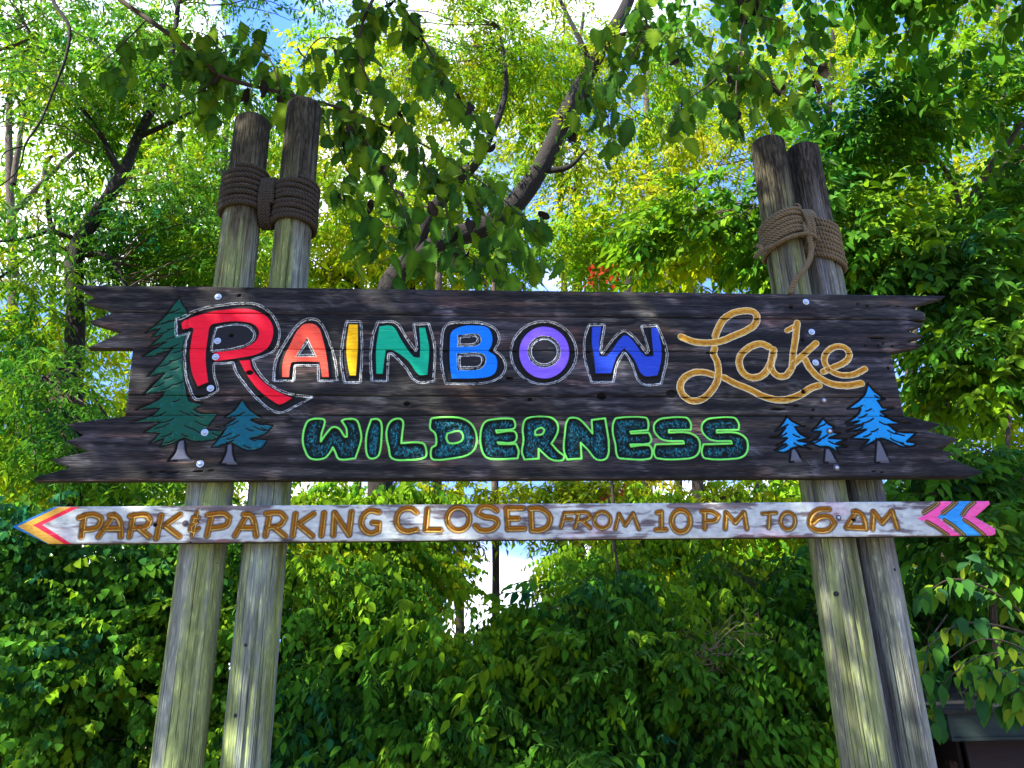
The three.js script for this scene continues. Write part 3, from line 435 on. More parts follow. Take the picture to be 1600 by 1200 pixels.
{
  const g = lowCanvas.getContext('2d'), im = g.createImageData(LW, LH), rnd = makeRandom(5), S = LW / (LX1 - LX0);
  for (let j = 0; j < LH; j++) for (let i = 0; i < LW; i++) {
    const x = mix(LX0, LX1, i / LW), y = LY1 + 0.01 - j / LH * (LY1 - LY0 + 0.02), k = (j * LW + i) * 4;
    const grain = fbm(x * 1.6, y * 42 + 0.5 * fbm(x * 3, y * 8, 1, 3), 50, 4);
    const swx = x + 0.06 * fbm(x * 9, y * 14, 3, 3), swy = y + 0.05 * fbm(x * 9 + 30, y * 14, 6, 3);
    const thin = fbm(swx * 5, swy * 16, 60, 4) * 1.25 + 0.75 * grain + 0.3 * fbm(x * 12, y * 130, 66, 2) + 0.18 * sstep(0.068, 0.09, Math.abs(y + 0.729)) - 0.05;   // where the white is rubbed thin and grey wood shows, most along the edges
    const t = sstep(-0.06, 0.36, thin), w = 0.76 + 0.16 * fbm(swx * 26, swy * 34, 70, 3) + 0.05 * grain, b = 0.33 + 0.32 * grain, pinkish = sstep(0.16, 0.36, fbm(x * 3.3 + 9, y * 7, 90, 3));
    im.data[k] = 255 * clamp(mix(w * (0.94 + 0.06 * pinkish), b * (1.06 + 0.25 * pinkish), t)); im.data[k + 1] = 255 * clamp(mix(w * (0.98 - 0.04 * pinkish), b * 0.97, t)); im.data[k + 2] = 255 * clamp(mix(w * 0.95, b * (0.98 - 0.05 * pinkish), t)); im.data[k + 3] = 255;
  }
  g.putImageData(im, 0, 0);
  const path = (poly, closed = true) => { g.beginPath(); poly.forEach(([x, y], i) => i ? g.lineTo(lu(x), lv(y)) : g.moveTo(lu(x), lv(y))); if (closed) g.closePath(); };
  g.lineCap = g.lineJoin = 'round';
  for (const [name, colour] of [['blueEdge', '#1f6fb4'], ['gold', '#d6a238'], ['red', '#dc1f3c'], ['pink', '#f0569f'], ['blue', '#2b8fd6'], ['pink2', '#ee5aa2']]) {
    g.save(); path(bands[name]); g.fillStyle = colour; g.fill(); g.clip();
    const b = bounds([bands[name]], 0); for (let k = 0; k < 260; k++) { const x = rnd.range(b[0], b[2]), y = rnd.range(b[1], b[3]); g.globalAlpha = rnd.range(0.04, 0.16); g.strokeStyle = rnd() < 0.55 ? '#2a2026' : '#fff'; g.lineWidth = rnd.range(0.5, 1.6); g.beginPath(); g.moveTo(lu(x), lv(y)); g.lineTo(lu(x + rnd.range(0.008, 0.03)), lv(y + rnd.range(-0.003, 0.003))); g.stroke(); }
    g.restore(); g.globalAlpha = 1;
  }
  for (const r of routs) { path(r, false); g.strokeStyle = '#2e2418'; g.lineWidth = S * 0.024; g.stroke(); path(r, false); g.strokeStyle = '#a98d52'; g.lineWidth = S * 0.016; g.stroke(); path(r, false); g.strokeStyle = '#4a3a20'; g.lineWidth = S * 0.006; g.stroke(); }
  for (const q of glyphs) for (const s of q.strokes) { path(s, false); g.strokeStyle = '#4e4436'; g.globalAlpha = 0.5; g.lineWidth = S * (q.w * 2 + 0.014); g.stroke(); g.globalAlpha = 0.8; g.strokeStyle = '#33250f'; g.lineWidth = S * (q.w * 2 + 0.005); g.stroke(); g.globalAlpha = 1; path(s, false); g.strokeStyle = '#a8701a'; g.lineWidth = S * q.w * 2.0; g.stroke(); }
  for (const q of glyphs) for (const s of q.strokes) { path(s, false); g.strokeStyle = '#8a5a12'; g.lineWidth = S * q.w * 1.0; g.stroke(); g.strokeStyle = '#ecd27a'; for (let i = 1; i < s.length; i++) { const a = s[i - 1], b = s[i], L = Math.hypot(b[0] - a[0], b[1] - a[1]) || 1, nx = -(b[1] - a[1]) / L, ny = (b[0] - a[0]) / L, f = q.w * 0.55 * (ny < 0 || (Math.abs(ny) < 0.3 && nx > 0) ? -1 : 1); g.lineWidth = S * 0.0032 * rnd.range(0.7, 1.4); g.globalAlpha = rnd.range(0.5, 1); g.beginPath(); g.moveTo(lu(a[0] - nx * f), lv(a[1] - ny * f)); g.lineTo(lu(b[0] - nx * f), lv(b[1] - ny * f)); g.stroke(); } g.globalAlpha = 1; }  // pale line is a highlight painted along one side of each groove
  g.fillStyle = '#0a0808'; for (const [x, y] of lowHoles) { g.beginPath(); g.arc(lu(x), lv(y), S * 0.009, 0, 7); g.fill(); }
}
const lowMap = new THREE.CanvasTexture(lowCanvas); lowMap.colorSpace = THREE.SRGBColorSpace;
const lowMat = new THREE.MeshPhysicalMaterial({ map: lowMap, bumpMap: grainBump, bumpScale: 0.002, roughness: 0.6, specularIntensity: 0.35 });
const arrow = thing('arrow_sign', 'long narrow whitewashed arrow board with gold park closing hours, below the big sign', 'sign', ORIGIN, TURN);
{
  const o = { y1: LY1, y0: LY0, left: edgeFn(px2([[82, 793], [18, 823], [75, 850]])), right: edgeFn(px2([[1545, 782], [1548, 787], [1524, 808], [1556, 826], [1556, 834], [1548, 838]])), minX: loc(18, 823).x, maxX: loc(1557, 830).x };
  const own = [], letters = glyphs.map(() => []), names = Object.keys(bands), painted = names.map(() => []);
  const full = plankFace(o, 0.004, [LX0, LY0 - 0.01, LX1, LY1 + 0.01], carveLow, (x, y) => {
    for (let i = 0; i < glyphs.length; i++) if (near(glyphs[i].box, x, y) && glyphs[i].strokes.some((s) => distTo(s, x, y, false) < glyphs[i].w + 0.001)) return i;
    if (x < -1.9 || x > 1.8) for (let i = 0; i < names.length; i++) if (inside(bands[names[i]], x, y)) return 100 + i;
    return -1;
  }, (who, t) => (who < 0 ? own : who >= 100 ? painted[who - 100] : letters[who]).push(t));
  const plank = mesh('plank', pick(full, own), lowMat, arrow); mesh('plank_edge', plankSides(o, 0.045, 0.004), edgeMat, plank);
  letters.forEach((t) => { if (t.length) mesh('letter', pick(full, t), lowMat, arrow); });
  const say = { blueEdge: 'blue edge stripe of the arrow point', gold: 'gold stripe of the arrow point', red: 'red chevron stripe of the arrow point', pink: 'inner pink chevron of the arrow tail', blue: 'blue chevron of the arrow tail', pink2: 'outer pink chevron of the arrow tail' };
  painted.forEach((t, i) => { if (t.length) mesh('stripe', pick(full, t), lowMat, arrow).userData.label = say[names[i]]; });
  bolt(290, 818, arrow, 0, rusty, rusty, 0.85); bolt(1310, 809, arrow, 0, rusty, zinc, 0.8);
}

// ------------------------------------------------------------------ log posts
function logTextures(seed, tint, algae, dark) {
  const w = 512, h = 1024; // 0.75 m round, 5.4 m high
  const field = (i, j) => { const a = i / w * Math.PI * 2, y = j / h * 5.4, cx = Math.cos(a), sx = Math.sin(a), wob = 0.25 * fbm(cx * 2, sx * 2 + seed, y * 1.2, 2); return { y, cx, sx, fibre: fbm(cx * 16 + wob, sx * 16 + seed, y * 1.6, 4), fine: fbm(cx * 46, sx * 46 + seed, y * 9, 3), blot: fbm(cx * 1.6 + seed * 2, sx * 1.6, y * 2.4, 4), spots: fbm(cx * 8 + 3, sx * 8 + seed, y * 16, 4), sheet: fbm(cx * 1.3 + 7, sx * 1.3 + seed, y * 0.45, 3), check: fbm(cx * 30 + wob * 3, sx * 30 + seed, y * 0.9, 3) }; };
  const colour = dataTex(w, h, (i, j) => {
    const f = field(i, j); let L = 0.57 + 0.10 * f.fibre + 0.20 * f.fine + 0.22 * f.blot + 0.17 * f.spots;
    const stain = sstep(0.0, 0.42, fbm(f.cx * 1.7, f.sx * 1.7 + seed * 3, f.y * 0.9, 4) + 0.22 * f.fibre + 0.35 * f.spots); L *= 1 - dark * stain;
    const topDark = sstep(3.9, 4.9, f.y + 0.8 * f.fibre + 1.1 * f.blot); L *= 1 - 0.62 * topDark * (0.55 + 0.9 * clamp(0.5 + f.spots + 0.6 * f.fine));          // darker, spotted tops
    L *= 1 - 0.6 * sstep(0.29, 0.38, f.check);
    const gr = algae * sstep(-0.20, 0.16, f.sheet + 0.30 * f.spots + 0.12 * f.fibre) * (1 - 0.7 * topDark), warm = 0.6 * topDark;
    L += 0.12 * sstep(0.2, 0.45, f.spots + 0.4 * f.fine);
    return [L * mix(mix(tint[0], 0.84, gr), 1.05, warm), L * mix(mix(tint[1], 0.93, gr), 0.92, warm), L * mix(mix(tint[2], 0.52, gr), 0.68, warm)];
  }, true);
  const bump = dataTex(w, h, (i, j) => { const f = field(i, j), v = 0.55 + 0.35 * f.fibre + 0.25 * f.fine + 0.2 * f.spots - 0.5 * sstep(0.20, 0.34, f.check); return [v, v, v]; });
  return new THREE.MeshPhysicalMaterial({ map: colour, bumpMap: bump, bumpScale: 0.014, roughness: 0.95, specularIntensity: 0.25 });
}
function logGeo(top, r0, r1, seed, checks) { // from the ground to its top, in the sign's frame heights; checks: [angle, y from, y to, depth]
  const H = top - GROUND + 0.25, ny = 150, ns = 96, pos = [], uv = [], idx = [], y0 = GROUND - 0.25;
  const rad = (a, y) => { const t = (y - y0) / H; let r = mix(r0, r1, t) * (1 + 0.022 * fbm(Math.cos(a) * 1.2 + seed, Math.sin(a) * 1.2, y * 0.9, 3) + 0.012 * fbm(Math.cos(a) * 14, Math.sin(a) * 14 + seed, y * 0.8, 2)); for (const [ca, ya, yb, d] of checks) { let e = Math.atan2(Math.sin(a - ca - 0.06 * noise(y * 1.3, seed)), Math.cos(a - ca - 0.06 * noise(y * 1.3, seed))); r -= d * (1 - sstep(0.012, 0.062, Math.abs(e))) * sstep(ya, ya + 0.2, y) * (1 - sstep(yb - 0.3, yb, y)); } return r; };
  for (let j = 0; j <= ny + 4; j++) {
    const over = Math.max(0, j - ny), y = over ? top - [0, 0.004, 0.001, 0.004, 0.006][over] + 0 : mix(y0, top - 0.012, j / ny), sh = over ? [1, 0.955, 0.86, 0.5, 0.02][over] : 1;
    for (let i = 0; i <= ns; i++) { const a = i / ns * Math.PI * 2, r = rad(i % ns / ns * Math.PI * 2, y) * sh, k = over > 1 ? 0.008 * fbm(Math.cos(a) * r * 40, Math.sin(a) * r * 40, seed, 2) : 0; pos.push(Math.sin(a) * r, y - GROUND + k, Math.cos(a) * r); uv.push(i / ns, (y - y0) / 5.4 + (over ? over * 0.01 : 0)); if (j && i < ns) { const p = j * (ns + 1) + i, q = p - ns - 1; idx.push(q, q + 1, p, p, q + 1, p + 1); } }
  }
  return geo(pos, uv, idx);
}
const grp = 'log posts of the sign', POSTZ = -0.05 - 0.118;
const posts = [
  { x: -1.549, z: POSTZ, top: 1.775, r0: 0.121, r1: 0.105, mat: logTextures(3, [0.88, 0.92, 0.82], 0.8, 0.12), checks: [[0.5, -3, -1.0, 0.012], [-0.6, 0.7, 1.7, 0.008]], label: 'weathered green-tinged log post on the left, shorter one of its pair' },
  { x: -1.247, z: POSTZ, top: 1.905, r0: 0.110, r1: 0.104, mat: logTextures(11, [0.84, 0.90, 0.82], 0.85, 0.14), checks: [[0.15, -3, 1.2, 0.014], [-0.7, -2.5, -0.9, 0.008]], label: 'weathered green-tinged log post on the left, taller one of its pair' },
  { x: 1.682, z: POSTZ - 0.006, top: 1.715, r0: 0.134, r1: 0.104, mat: logTextures(23, [0.84, 0.84, 0.74], 0.7, 0.42), checks: [[0.05, -3.0, 1.1, 0.018], [-0.8, 0.4, 1.7, 0.01], [0.55, 0.2, 1.6, 0.008]], label: 'thick dark log post on the right, in front of its twin' },
  { x: 1.945, z: POSTZ - 0.085, top: 1.73, r0: 0.113, r1: 0.104, mat: logTextures(37, [0.82, 0.83, 0.84], 0.3, 0.42), checks: [[-0.25, -3.0, 1.0, 0.013], [0.3, 0.4, 1.6, 0.01]], label: 'dark grey log post on the right, half behind the thicker one' },
];
for (const p of posts) { const w = toWorld(p.x, GROUND, p.z), o = thing('log_post', p.label, 'post', w, TURN, grp); mesh('log', logGeo(p.top, p.r0, p.r1, p.x * 7, p.checks), p.mat, o); p.at = (y) => mix(p.r0, p.r1, (y - GROUND) / (p.top - GROUND)); }
// nail heads and old plugged holes in the posts
{
  const headMat = new THREE.MeshStandardMaterial({ color: new THREE.Color(0.012, 0.010, 0.009), roughness: 0.8 }), headShape = new THREE.SphereGeometry(1, 10, 8), postThings = scene.children.filter((o) => o.name.startsWith('log_post'));
  for (const [k, px, py, r] of [[1, 384, 1008, 0.010], [1, 368, 1118, 0.011], [2, 1307, 928, 0.016], [0, 338, 880, 0.007], [2, 1290, 900, 0.007], [3, 1398, 890, 0.010]]) {
    const p = posts[k]; let z = p.z + p.at(-1), q = loc(px, py, z); for (let i = 0; i < 3; i++) { z = p.z + Math.sqrt(Math.max(0.001, p.at(q.y) ** 2 - (q.x - p.x) ** 2)); q = loc(px, py, z); }
    const m = mesh('nail_head', headShape, headMat, postThings[k]); m.position.set(q.x - p.x, q.y - GROUND, z - p.z - 0.003); m.scale.set(r, r * 0.9, 0.006); m.rotation.y = Math.atan2(q.x - p.x, z - p.z);
  }
}
// ------------------------------------------------------------------ rope lashings
function ropeGeo(pts, radius, pitch = 0.045, sides = 6, fray = 0, seed = 1) { // three twisted strands along a path
  const curve = new THREE.CatmullRomCurve3(pts, false, 'centripetal'), L = curve.getLength(), n = Math.max(8, Math.round(L / pitch * 7)), P = curve.getSpacedPoints(n), out = [];
  const strands = [[], [], []]; let nrm = V(0.2, 1, 0.1);
  for (let i = 0; i <= n; i++) {
    const t = P[Math.min(n, i + 1)].clone().sub(P[Math.max(0, i - 1)]).normalize(); nrm.addScaledVector(t, -nrm.dot(t)).normalize(); const b = t.clone().cross(nrm), s = i / n * L;
    for (let k = 0; k < 3; k++) { const a = s / pitch * Math.PI * 2 + k * 2.094, rr = radius * 0.66 * (1 + 0.1 * noise(s * 12, k, seed)); strands[k].push(P[i].clone().addScaledVector(nrm, Math.cos(a) * rr).addScaledVector(b, Math.sin(a) * rr)); }
  }
  for (const s of strands) out.push(tube(s, s.map((_, i) => radius * 0.44 * (1 + 0.12 * noise(i * 0.3, seed, 2))), sides));
  if (fray) { const r = makeRandom(seed); for (let k = 0; k < fray; k++) { const c = P[Math.floor(r() * n)], d = V(r.gauss(), r.gauss(), r.gauss()).normalize(), e = V(r.gauss(), r.gauss() - 0.6, r.gauss()).normalize(); const a = c.clone().addScaledVector(d, radius * 0.8); out.push(tube([a, a.clone().addScaledVector(d, 0.006).addScaledVector(e, 0.006), a.clone().addScaledVector(d, 0.009).addScaledVector(e, r.range(0.012, 0.03))], 0.0009, 3)); } }
  return mergeGeometries(out);
}
function coil(p, yTop, yBot, turns, radius, tilt, seed, start) { // wraps around one post, in the sign's frame (ground at 0)
  const pts = [], n = Math.round(turns * 22);
  for (let i = 0; i <= n; i++) { const a = start + i / n * turns * Math.PI * 2, y = mix(yTop, yBot, i / n) + tilt * Math.sin(a + 0.4) + 0.014 * noise(i * 0.11, seed), r = p.at(y) + radius * (1.0 + 0.35 * noise(i * 0.21, seed, 5)); pts.push(V(p.x + Math.sin(a) * r, y, p.z + Math.cos(a) * r)); }
  return pts;
}
const ropeTex = dataTex(128, 128, (i, j) => { const v = 0.78 + 0.5 * fbm(i / 3.2, j / 24, 1, 3) + 0.15 * fbm(i / 40, j / 40, 2, 2); return [v, v, v]; }, true);
const ropeMat = (c) => { const t = ropeTex.clone(); t.repeat.set(14, 9); t.needsUpdate = true; return new THREE.MeshStandardMaterial({ color: c, map: t, bumpMap: t, bumpScale: 0.002, roughness: 0.95 }); };
const lashOrigin = (p, q) => [(p.x + q.x) / 2, (p.z + q.z) / 2];
function lashing(label, p, q, build) { const [cx, cz] = lashOrigin(p, q), base = toWorld(cx, 1.0, cz), o = thing('rope_lashing', label, 'rope', base, TURN, 'rope lashings on the posts'); build((name, g, m) => mesh(name, g.translate(-cx, -1.0, -cz), m, o)); return o; }
{
  const [A, B, C, D] = posts, darkRope = ropeMat(new THREE.Color(0.062, 0.05, 0.032)), paleRope = ropeMat(new THREE.Color(0.25, 0.195, 0.105));
  lashing('dark brown rope lashing wound round the left pair of posts', A, B, (add) => {
    add('coil', ropeGeo(coil(A, 1.375, 1.105, 7.4, 0.0165, 0.012, 3, -0.2), 0.0165, 0.05), darkRope);
    add('coil', ropeGeo(coil(B, 1.31, 1.02, 8.6, 0.0165, -0.006, 8, 0.3), 0.0165, 0.05), darkRope);
    const pts = []; for (let i = 0; i <= 90; i++) { const a = i / 90 * Math.PI * 2 * 3.3, k = i / 90; pts.push(V(mix(A.x + 0.118, B.x - 0.118, k), 1.185 + Math.cos(a) * 0.155, mix(A.z, B.z, k) + Math.sin(a) * 0.085 + 0.01)); } add('frapping', ropeGeo(pts, 0.0165, 0.05), darkRope);
  });
  lashing('frayed tan rope lashing with a hanging tail on the right pair of posts', C, D, (add) => {
    add('coil', ropeGeo(coil(C, 1.15, 0.93, 7.3, 0.0155, 0.05, 13, 0.6), 0.0155, 0.055, 6, 40, 4), paleRope);
    add('coil', ropeGeo(coil(D, 1.14, 0.88, 8.4, 0.0155, -0.045, 18, -0.4), 0.0155, 0.055, 6, 30, 6), paleRope);
    const x = (C.x + D.x) / 2 - 0.005, z = Math.max(C.z, D.z) + 0.10, pts = []; for (let i = 0; i <= 60; i++) { const a = i / 60 * Math.PI * 2 * 2.2, k = i / 60; pts.push(V(x - 0.02 + 0.05 * k, 1.04 + Math.cos(a) * 0.13, z - 0.05 + Math.sin(a) * 0.085)); } add('frapping', ropeGeo(pts, 0.0145, 0.05, 6, 30, 9), paleRope);
    add('knot', mergeGeometries([ropeGeo([V(x - 0.32, 0.880, z - 0.02), V(x - 0.26, 0.900, z + 0.0), V(x - 0.16, 0.935, z + 0.05), V(x - 0.04, 0.960, z + 0.055), V(x + 0.03, 0.940, z + 0.03)], 0.012, 0.045, 6, 50, 12), ropeGeo([V(x - 0.33, 0.920, z - 0.02), V(x - 0.315, 0.880, z + 0.012), V(x - 0.34, 0.850, z + 0.01), V(x - 0.36, 0.830, z - 0.01)], 0.0125, 0.045, 6, 60, 15)]), paleRope);
    add('tail', ropeGeo([V(x - 0.03, 1.06, z + 0.0), V(x - 0.035, 0.98, z + 0.035), V(x - 0.03, 0.90, z + 0.045), V(x - 0.045, 0.82, z + 0.05), V(x - 0.085, 0.745, z + 0.065), V(x - 0.14, 0.68, z + 0.085), V(x - 0.19, 0.62, z + 0.09), V(x - 0.22, 0.555, z + 0.075)], 0.0165, 0.05, 6, 90, 21), paleRope);
  });
}

// ------------------------------------------------------------------ ground
{
  const n = 90, size = 160, g = new THREE.PlaneGeometry(size, size, n, n).rotateX(-Math.PI / 2), p = g.attributes.position;
  for (let i = 0; i < p.count; i++) { const x = p.getX(i), z = p.getZ(i); p.setY(i, 0.12 * fbm(x * 0.25, z * 0.25, 3, 3) - 0.02); g.attributes.uv.setXY(i, x / 3, z / 3); }
  g.computeVertexNormals();
  const t = dataTex(512, 512, (i, j) => { const a = i / 512 * 6.2832, b = j / 512 * 6.2832, v = 0.5 + fbm(Math.cos(a) * 4 + 9, Math.sin(a) * 4 + Math.cos(b) * 4, Math.sin(b) * 4, 5), w = 0.5 + fbm(Math.cos(a) * 30, Math.sin(a) * 30 + Math.cos(b) * 30, Math.sin(b) * 30, 2); return [0.30 + 0.22 * v + 0.12 * w, 0.26 + 0.2 * v + 0.1 * w, 0.18 + 0.13 * v + 0.08 * w]; }, true);
  const m = mesh('ground', g, new THREE.MeshStandardMaterial({ map: t, roughness: 1 }), scene); m.userData.kind = 'structure';
}

// ------------------------------------------------------------------ leaves and sprays
// one leaf: base at the origin, tip along +x, blade across z, upper side +y
function leafPart(out, L, W, o, M, shade) { // o: widest (0..1), fold, droop; three cross sections
  const at3 = [[0, 0], [o.widest * 0.55, 0.78], [o.widest, 1], [mix(o.widest, 1, 0.55), 0.66], [1, 0]].slice(o.low ? 0 : 0), rows = o.low ? [[0, 0], [o.widest, 1], [1, 0]] : at3, v = out.pos.length / 3, tmp = V(0, 0, 0);
  const put = (x, y, z) => { tmp.set(x, y, z).applyMatrix4(M); out.pos.push(tmp.x, tmp.y, tmp.z); out.col.push(...shade); };
  rows.forEach(([t, w]) => { const x = t * L, y = -o.droop * L * t * t; if (w === 0) put(x, y, 0); else { put(x, y + o.fold * W * 0.5 * w, -W / 2 * w); put(x, y, 0); put(x, y + o.fold * W * 0.5 * w, W / 2 * w); } });
  if (o.low) out.idx.push(v, v + 2, v + 1, v, v + 3, v + 2, v + 1, v + 2, v + 4, v + 2, v + 3, v + 4);
  else { out.idx.push(v, v + 2, v + 1, v, v + 3, v + 2); for (let r = 0; r < 2; r++) { const a = v + 1 + r * 3; out.idx.push(a, a + 1, a + 3, a + 1, a + 4, a + 3, a + 1, a + 2, a + 4, a + 2, a + 5, a + 4); } const a = v + 7; out.idx.push(a, a + 1, a + 3, a + 1, a + 2, a + 3); }
}
function stick(out, a, b, r) { const v = out.pos.length / 3, d = b.clone().sub(a).normalize(), n = V(0, 1, 0.3).cross(d).normalize(), m = d.clone().cross(n); for (const p of [a, b]) for (let k = 0; k < 3; k++) { const t = k * 2.094, q = p === b ? r * 0.6 : r; out.pos.push(p.x + (n.x * Math.cos(t) + m.x * Math.sin(t)) * q, p.y + (n.y * Math.cos(t) + m.y * Math.sin(t)) * q, p.z + (n.z * Math.cos(t) + m.z * Math.sin(t)) * q); out.col.push(0.75, 0.42, 0.5); } for (let k = 0; k < 3; k++) { const l = (k + 1) % 3; out.idx.push(v + k, v + l, v + 3 + k, v + l, v + 3 + l, v + 3 + k); } }
const matrixOf = (p, yaw, pitch, roll) => new THREE.Matrix4().makeRotationFromEuler(new THREE.Euler(roll, yaw, pitch, 'YZX')).setPosition(p);
function spray(kind, seed) {
  const r = makeRandom(seed), out = { pos: [], col: [], idx: [] }, k = kind, n = k.pairs, P = (t) => V(t * k.length, -k.arch * k.length * t * t, 0.12 * k.length * Math.sin(t * 2.5 + seed));
  for (let i = 0; i < 4; i++) stick(out, P(i / 4), P((i + 1) / 4), k.stem * (1 - i * 0.18));
  for (let i = 0; i < n; i++) for (const side of [-1, 1]) {
    if (r() < k.miss) continue; const t = mix(0.14, 0.97, (i + (side > 0 ? k.stagger : 0) + r.range(-0.2, 0.2)) / n), p = P(clamp(t)), s = r.range(0.6, 1.25) * (t > 0.85 ? 0.75 : 1), b = r.range(0.6, 1.35);
    leafPart(out, k.L * s, k.W * s, { ...k, droop: k.droop + r.range(-0.08, 0.16), fold: k.fold + r.range(-0.12, 0.2) }, matrixOf(p, side * -(k.spread + r.range(-0.3, 0.3)), -k.hang + r.range(-0.35, 0.35), r.range(-k.twist, k.twist)), [b * r.range(0.88, 1.14), b, b * r.range(0.8, 1.2)]);
  }
  const s = r.range(0.8, 1.1); leafPart(out, k.L * s, k.W * s, k, matrixOf(P(1), r.range(-0.3, 0.3), -k.hang * 0.8, r.range(-0.4, 0.4)), [1, 1, 1]);
  const g = geo(out.pos, null, out.idx); g.setAttribute('color', new THREE.Float32BufferAttribute(out.col, 3)); return g;
}
const kinds = {
  narrow: { length: 0.30, pairs: 5, L: 0.105, W: 0.032, widest: 0.42, fold: 0.25, droop: 0.22, hang: 0.45, spread: 0.95, twist: 0.5, miss: 0.06, stagger: 0.08, arch: 0.35, stem: 0.0016, low: true },
  oval: { length: 0.36, pairs: 4, L: 0.135, W: 0.060, widest: 0.42, fold: 0.3, droop: 0.25, hang: 0.35, spread: 0.85, twist: 0.6, miss: 0.1, stagger: 0.45, arch: 0.25, stem: 0.0022, low: false },
  hedge: { length: 0.50, pairs: 8, L: 0.086, W: 0.042, widest: 0.4, fold: 0.25, droop: 0.2, hang: 0.95, spread: 1.15, twist: 0.45, miss: 0.05, stagger: 0.1, arch: 0.45, stem: 0.002, low: false },
  ivy: { length: 0.32, pairs: 5, L: 0.068, W: 0.055, widest: 0.36, fold: 0.22, droop: 0.25, hang: 0.9, spread: 1.0, twist: 0.6, miss: 0.1, stagger: 0.5, arch: 0.3, stem: 0.0016, low: false },
  far: { length: 0.42, pairs: 4, L: 0.155, W: 0.066, widest: 0.42, fold: 0.3, droop: 0.2, hang: 0.4, spread: 0.95, twist: 0.7, miss: 0.1, stagger: 0.3, arch: 0.3, stem: 0.002, low: true },
  big: { length: 0.55, pairs: 4, L: 0.17, W: 0.125, widest: 0.42, fold: 0.2, droop: 0.3, hang: 0.8, spread: 0.95, twist: 0.6, miss: 0.1, stagger: 0.45, arch: 0.3, stem: 0.003, low: false },
};
const sprays = Object.fromEntries(Object.entries(kinds).map(([k, v], n) => [k, [0, 1, 2].map((i) => spray(v, 100 + n * 10 + i))]));
const leafMat = new THREE.MeshPhysicalMaterial({ vertexColors: true, roughness: 1, transmission: 0.5, thickness: 0, side: THREE.DoubleSide, specularIntensity: 0.12 });
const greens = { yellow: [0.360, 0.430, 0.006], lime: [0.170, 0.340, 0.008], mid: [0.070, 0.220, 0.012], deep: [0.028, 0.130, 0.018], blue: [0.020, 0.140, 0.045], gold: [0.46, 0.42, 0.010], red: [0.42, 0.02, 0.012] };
const toneOrder = ['blue', 'deep', 'mid', 'lime', 'yellow', 'gold'];   // picked by how far along this row, so that neighbouring sprays are alike
const mixColour = (weights, u) => { let s = 0; for (const k of toneOrder) s += weights[k] ?? 0; let t = clamp(u, 0, 0.9999) * s; for (const k of toneOrder) { t -= weights[k] ?? 0; if (t <= 0) return greens[k]; } return greens.mid; };

const barkTex = dataTex(256, 512, (i, j) => { const a = i / 256 * 6.2832, b = j / 512 * 6.2832, cx = Math.cos(a) * 2.6, sx = Math.sin(a) * 2.6, f = fbm(cx * 2.4, sx * 2.4 + Math.cos(b) * 1.6, Math.sin(b) * 1.6 + 4, 4), ridge = 1 - Math.abs(fbm(cx * 3, sx * 3 + Math.cos(b) * 2.2, Math.sin(b) * 2.2, 3)) * 4, v = 0.34 + 0.3 * f + 0.14 * ridge, li = sstep(0.2, 0.42, fbm(cx * 2 + 8, sx * 2 + Math.cos(b) * 3, Math.sin(b) * 3, 3)); return [v * mix(0.98, 1.1, li) + 0.10 * li, v * mix(0.88, 1.15, li) + 0.10 * li, v * mix(0.76, 1.0, li) + 0.08 * li]; }, true);
barkTex.repeat.set(2.2, 1.1);
const bark = new THREE.MeshStandardMaterial({ map: barkTex, bumpMap: barkTex, bumpScale: 0.03, roughness: 0.95, color: new THREE.Color(0.55, 0.52, 0.48) });
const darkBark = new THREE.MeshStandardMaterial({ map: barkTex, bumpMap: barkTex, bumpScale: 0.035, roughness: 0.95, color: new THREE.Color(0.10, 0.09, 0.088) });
const twigMat = new THREE.MeshStandardMaterial({ map: barkTex, color: new THREE.Color(0.45, 0.38, 0.3), roughness: 0.9 });

function blob(px, py, depth, rx, ry, rz, n) { const s = depth / FOCAL; return { c: at(px, py, depth), r: V(rx * s, ry * s, rz), n }; }
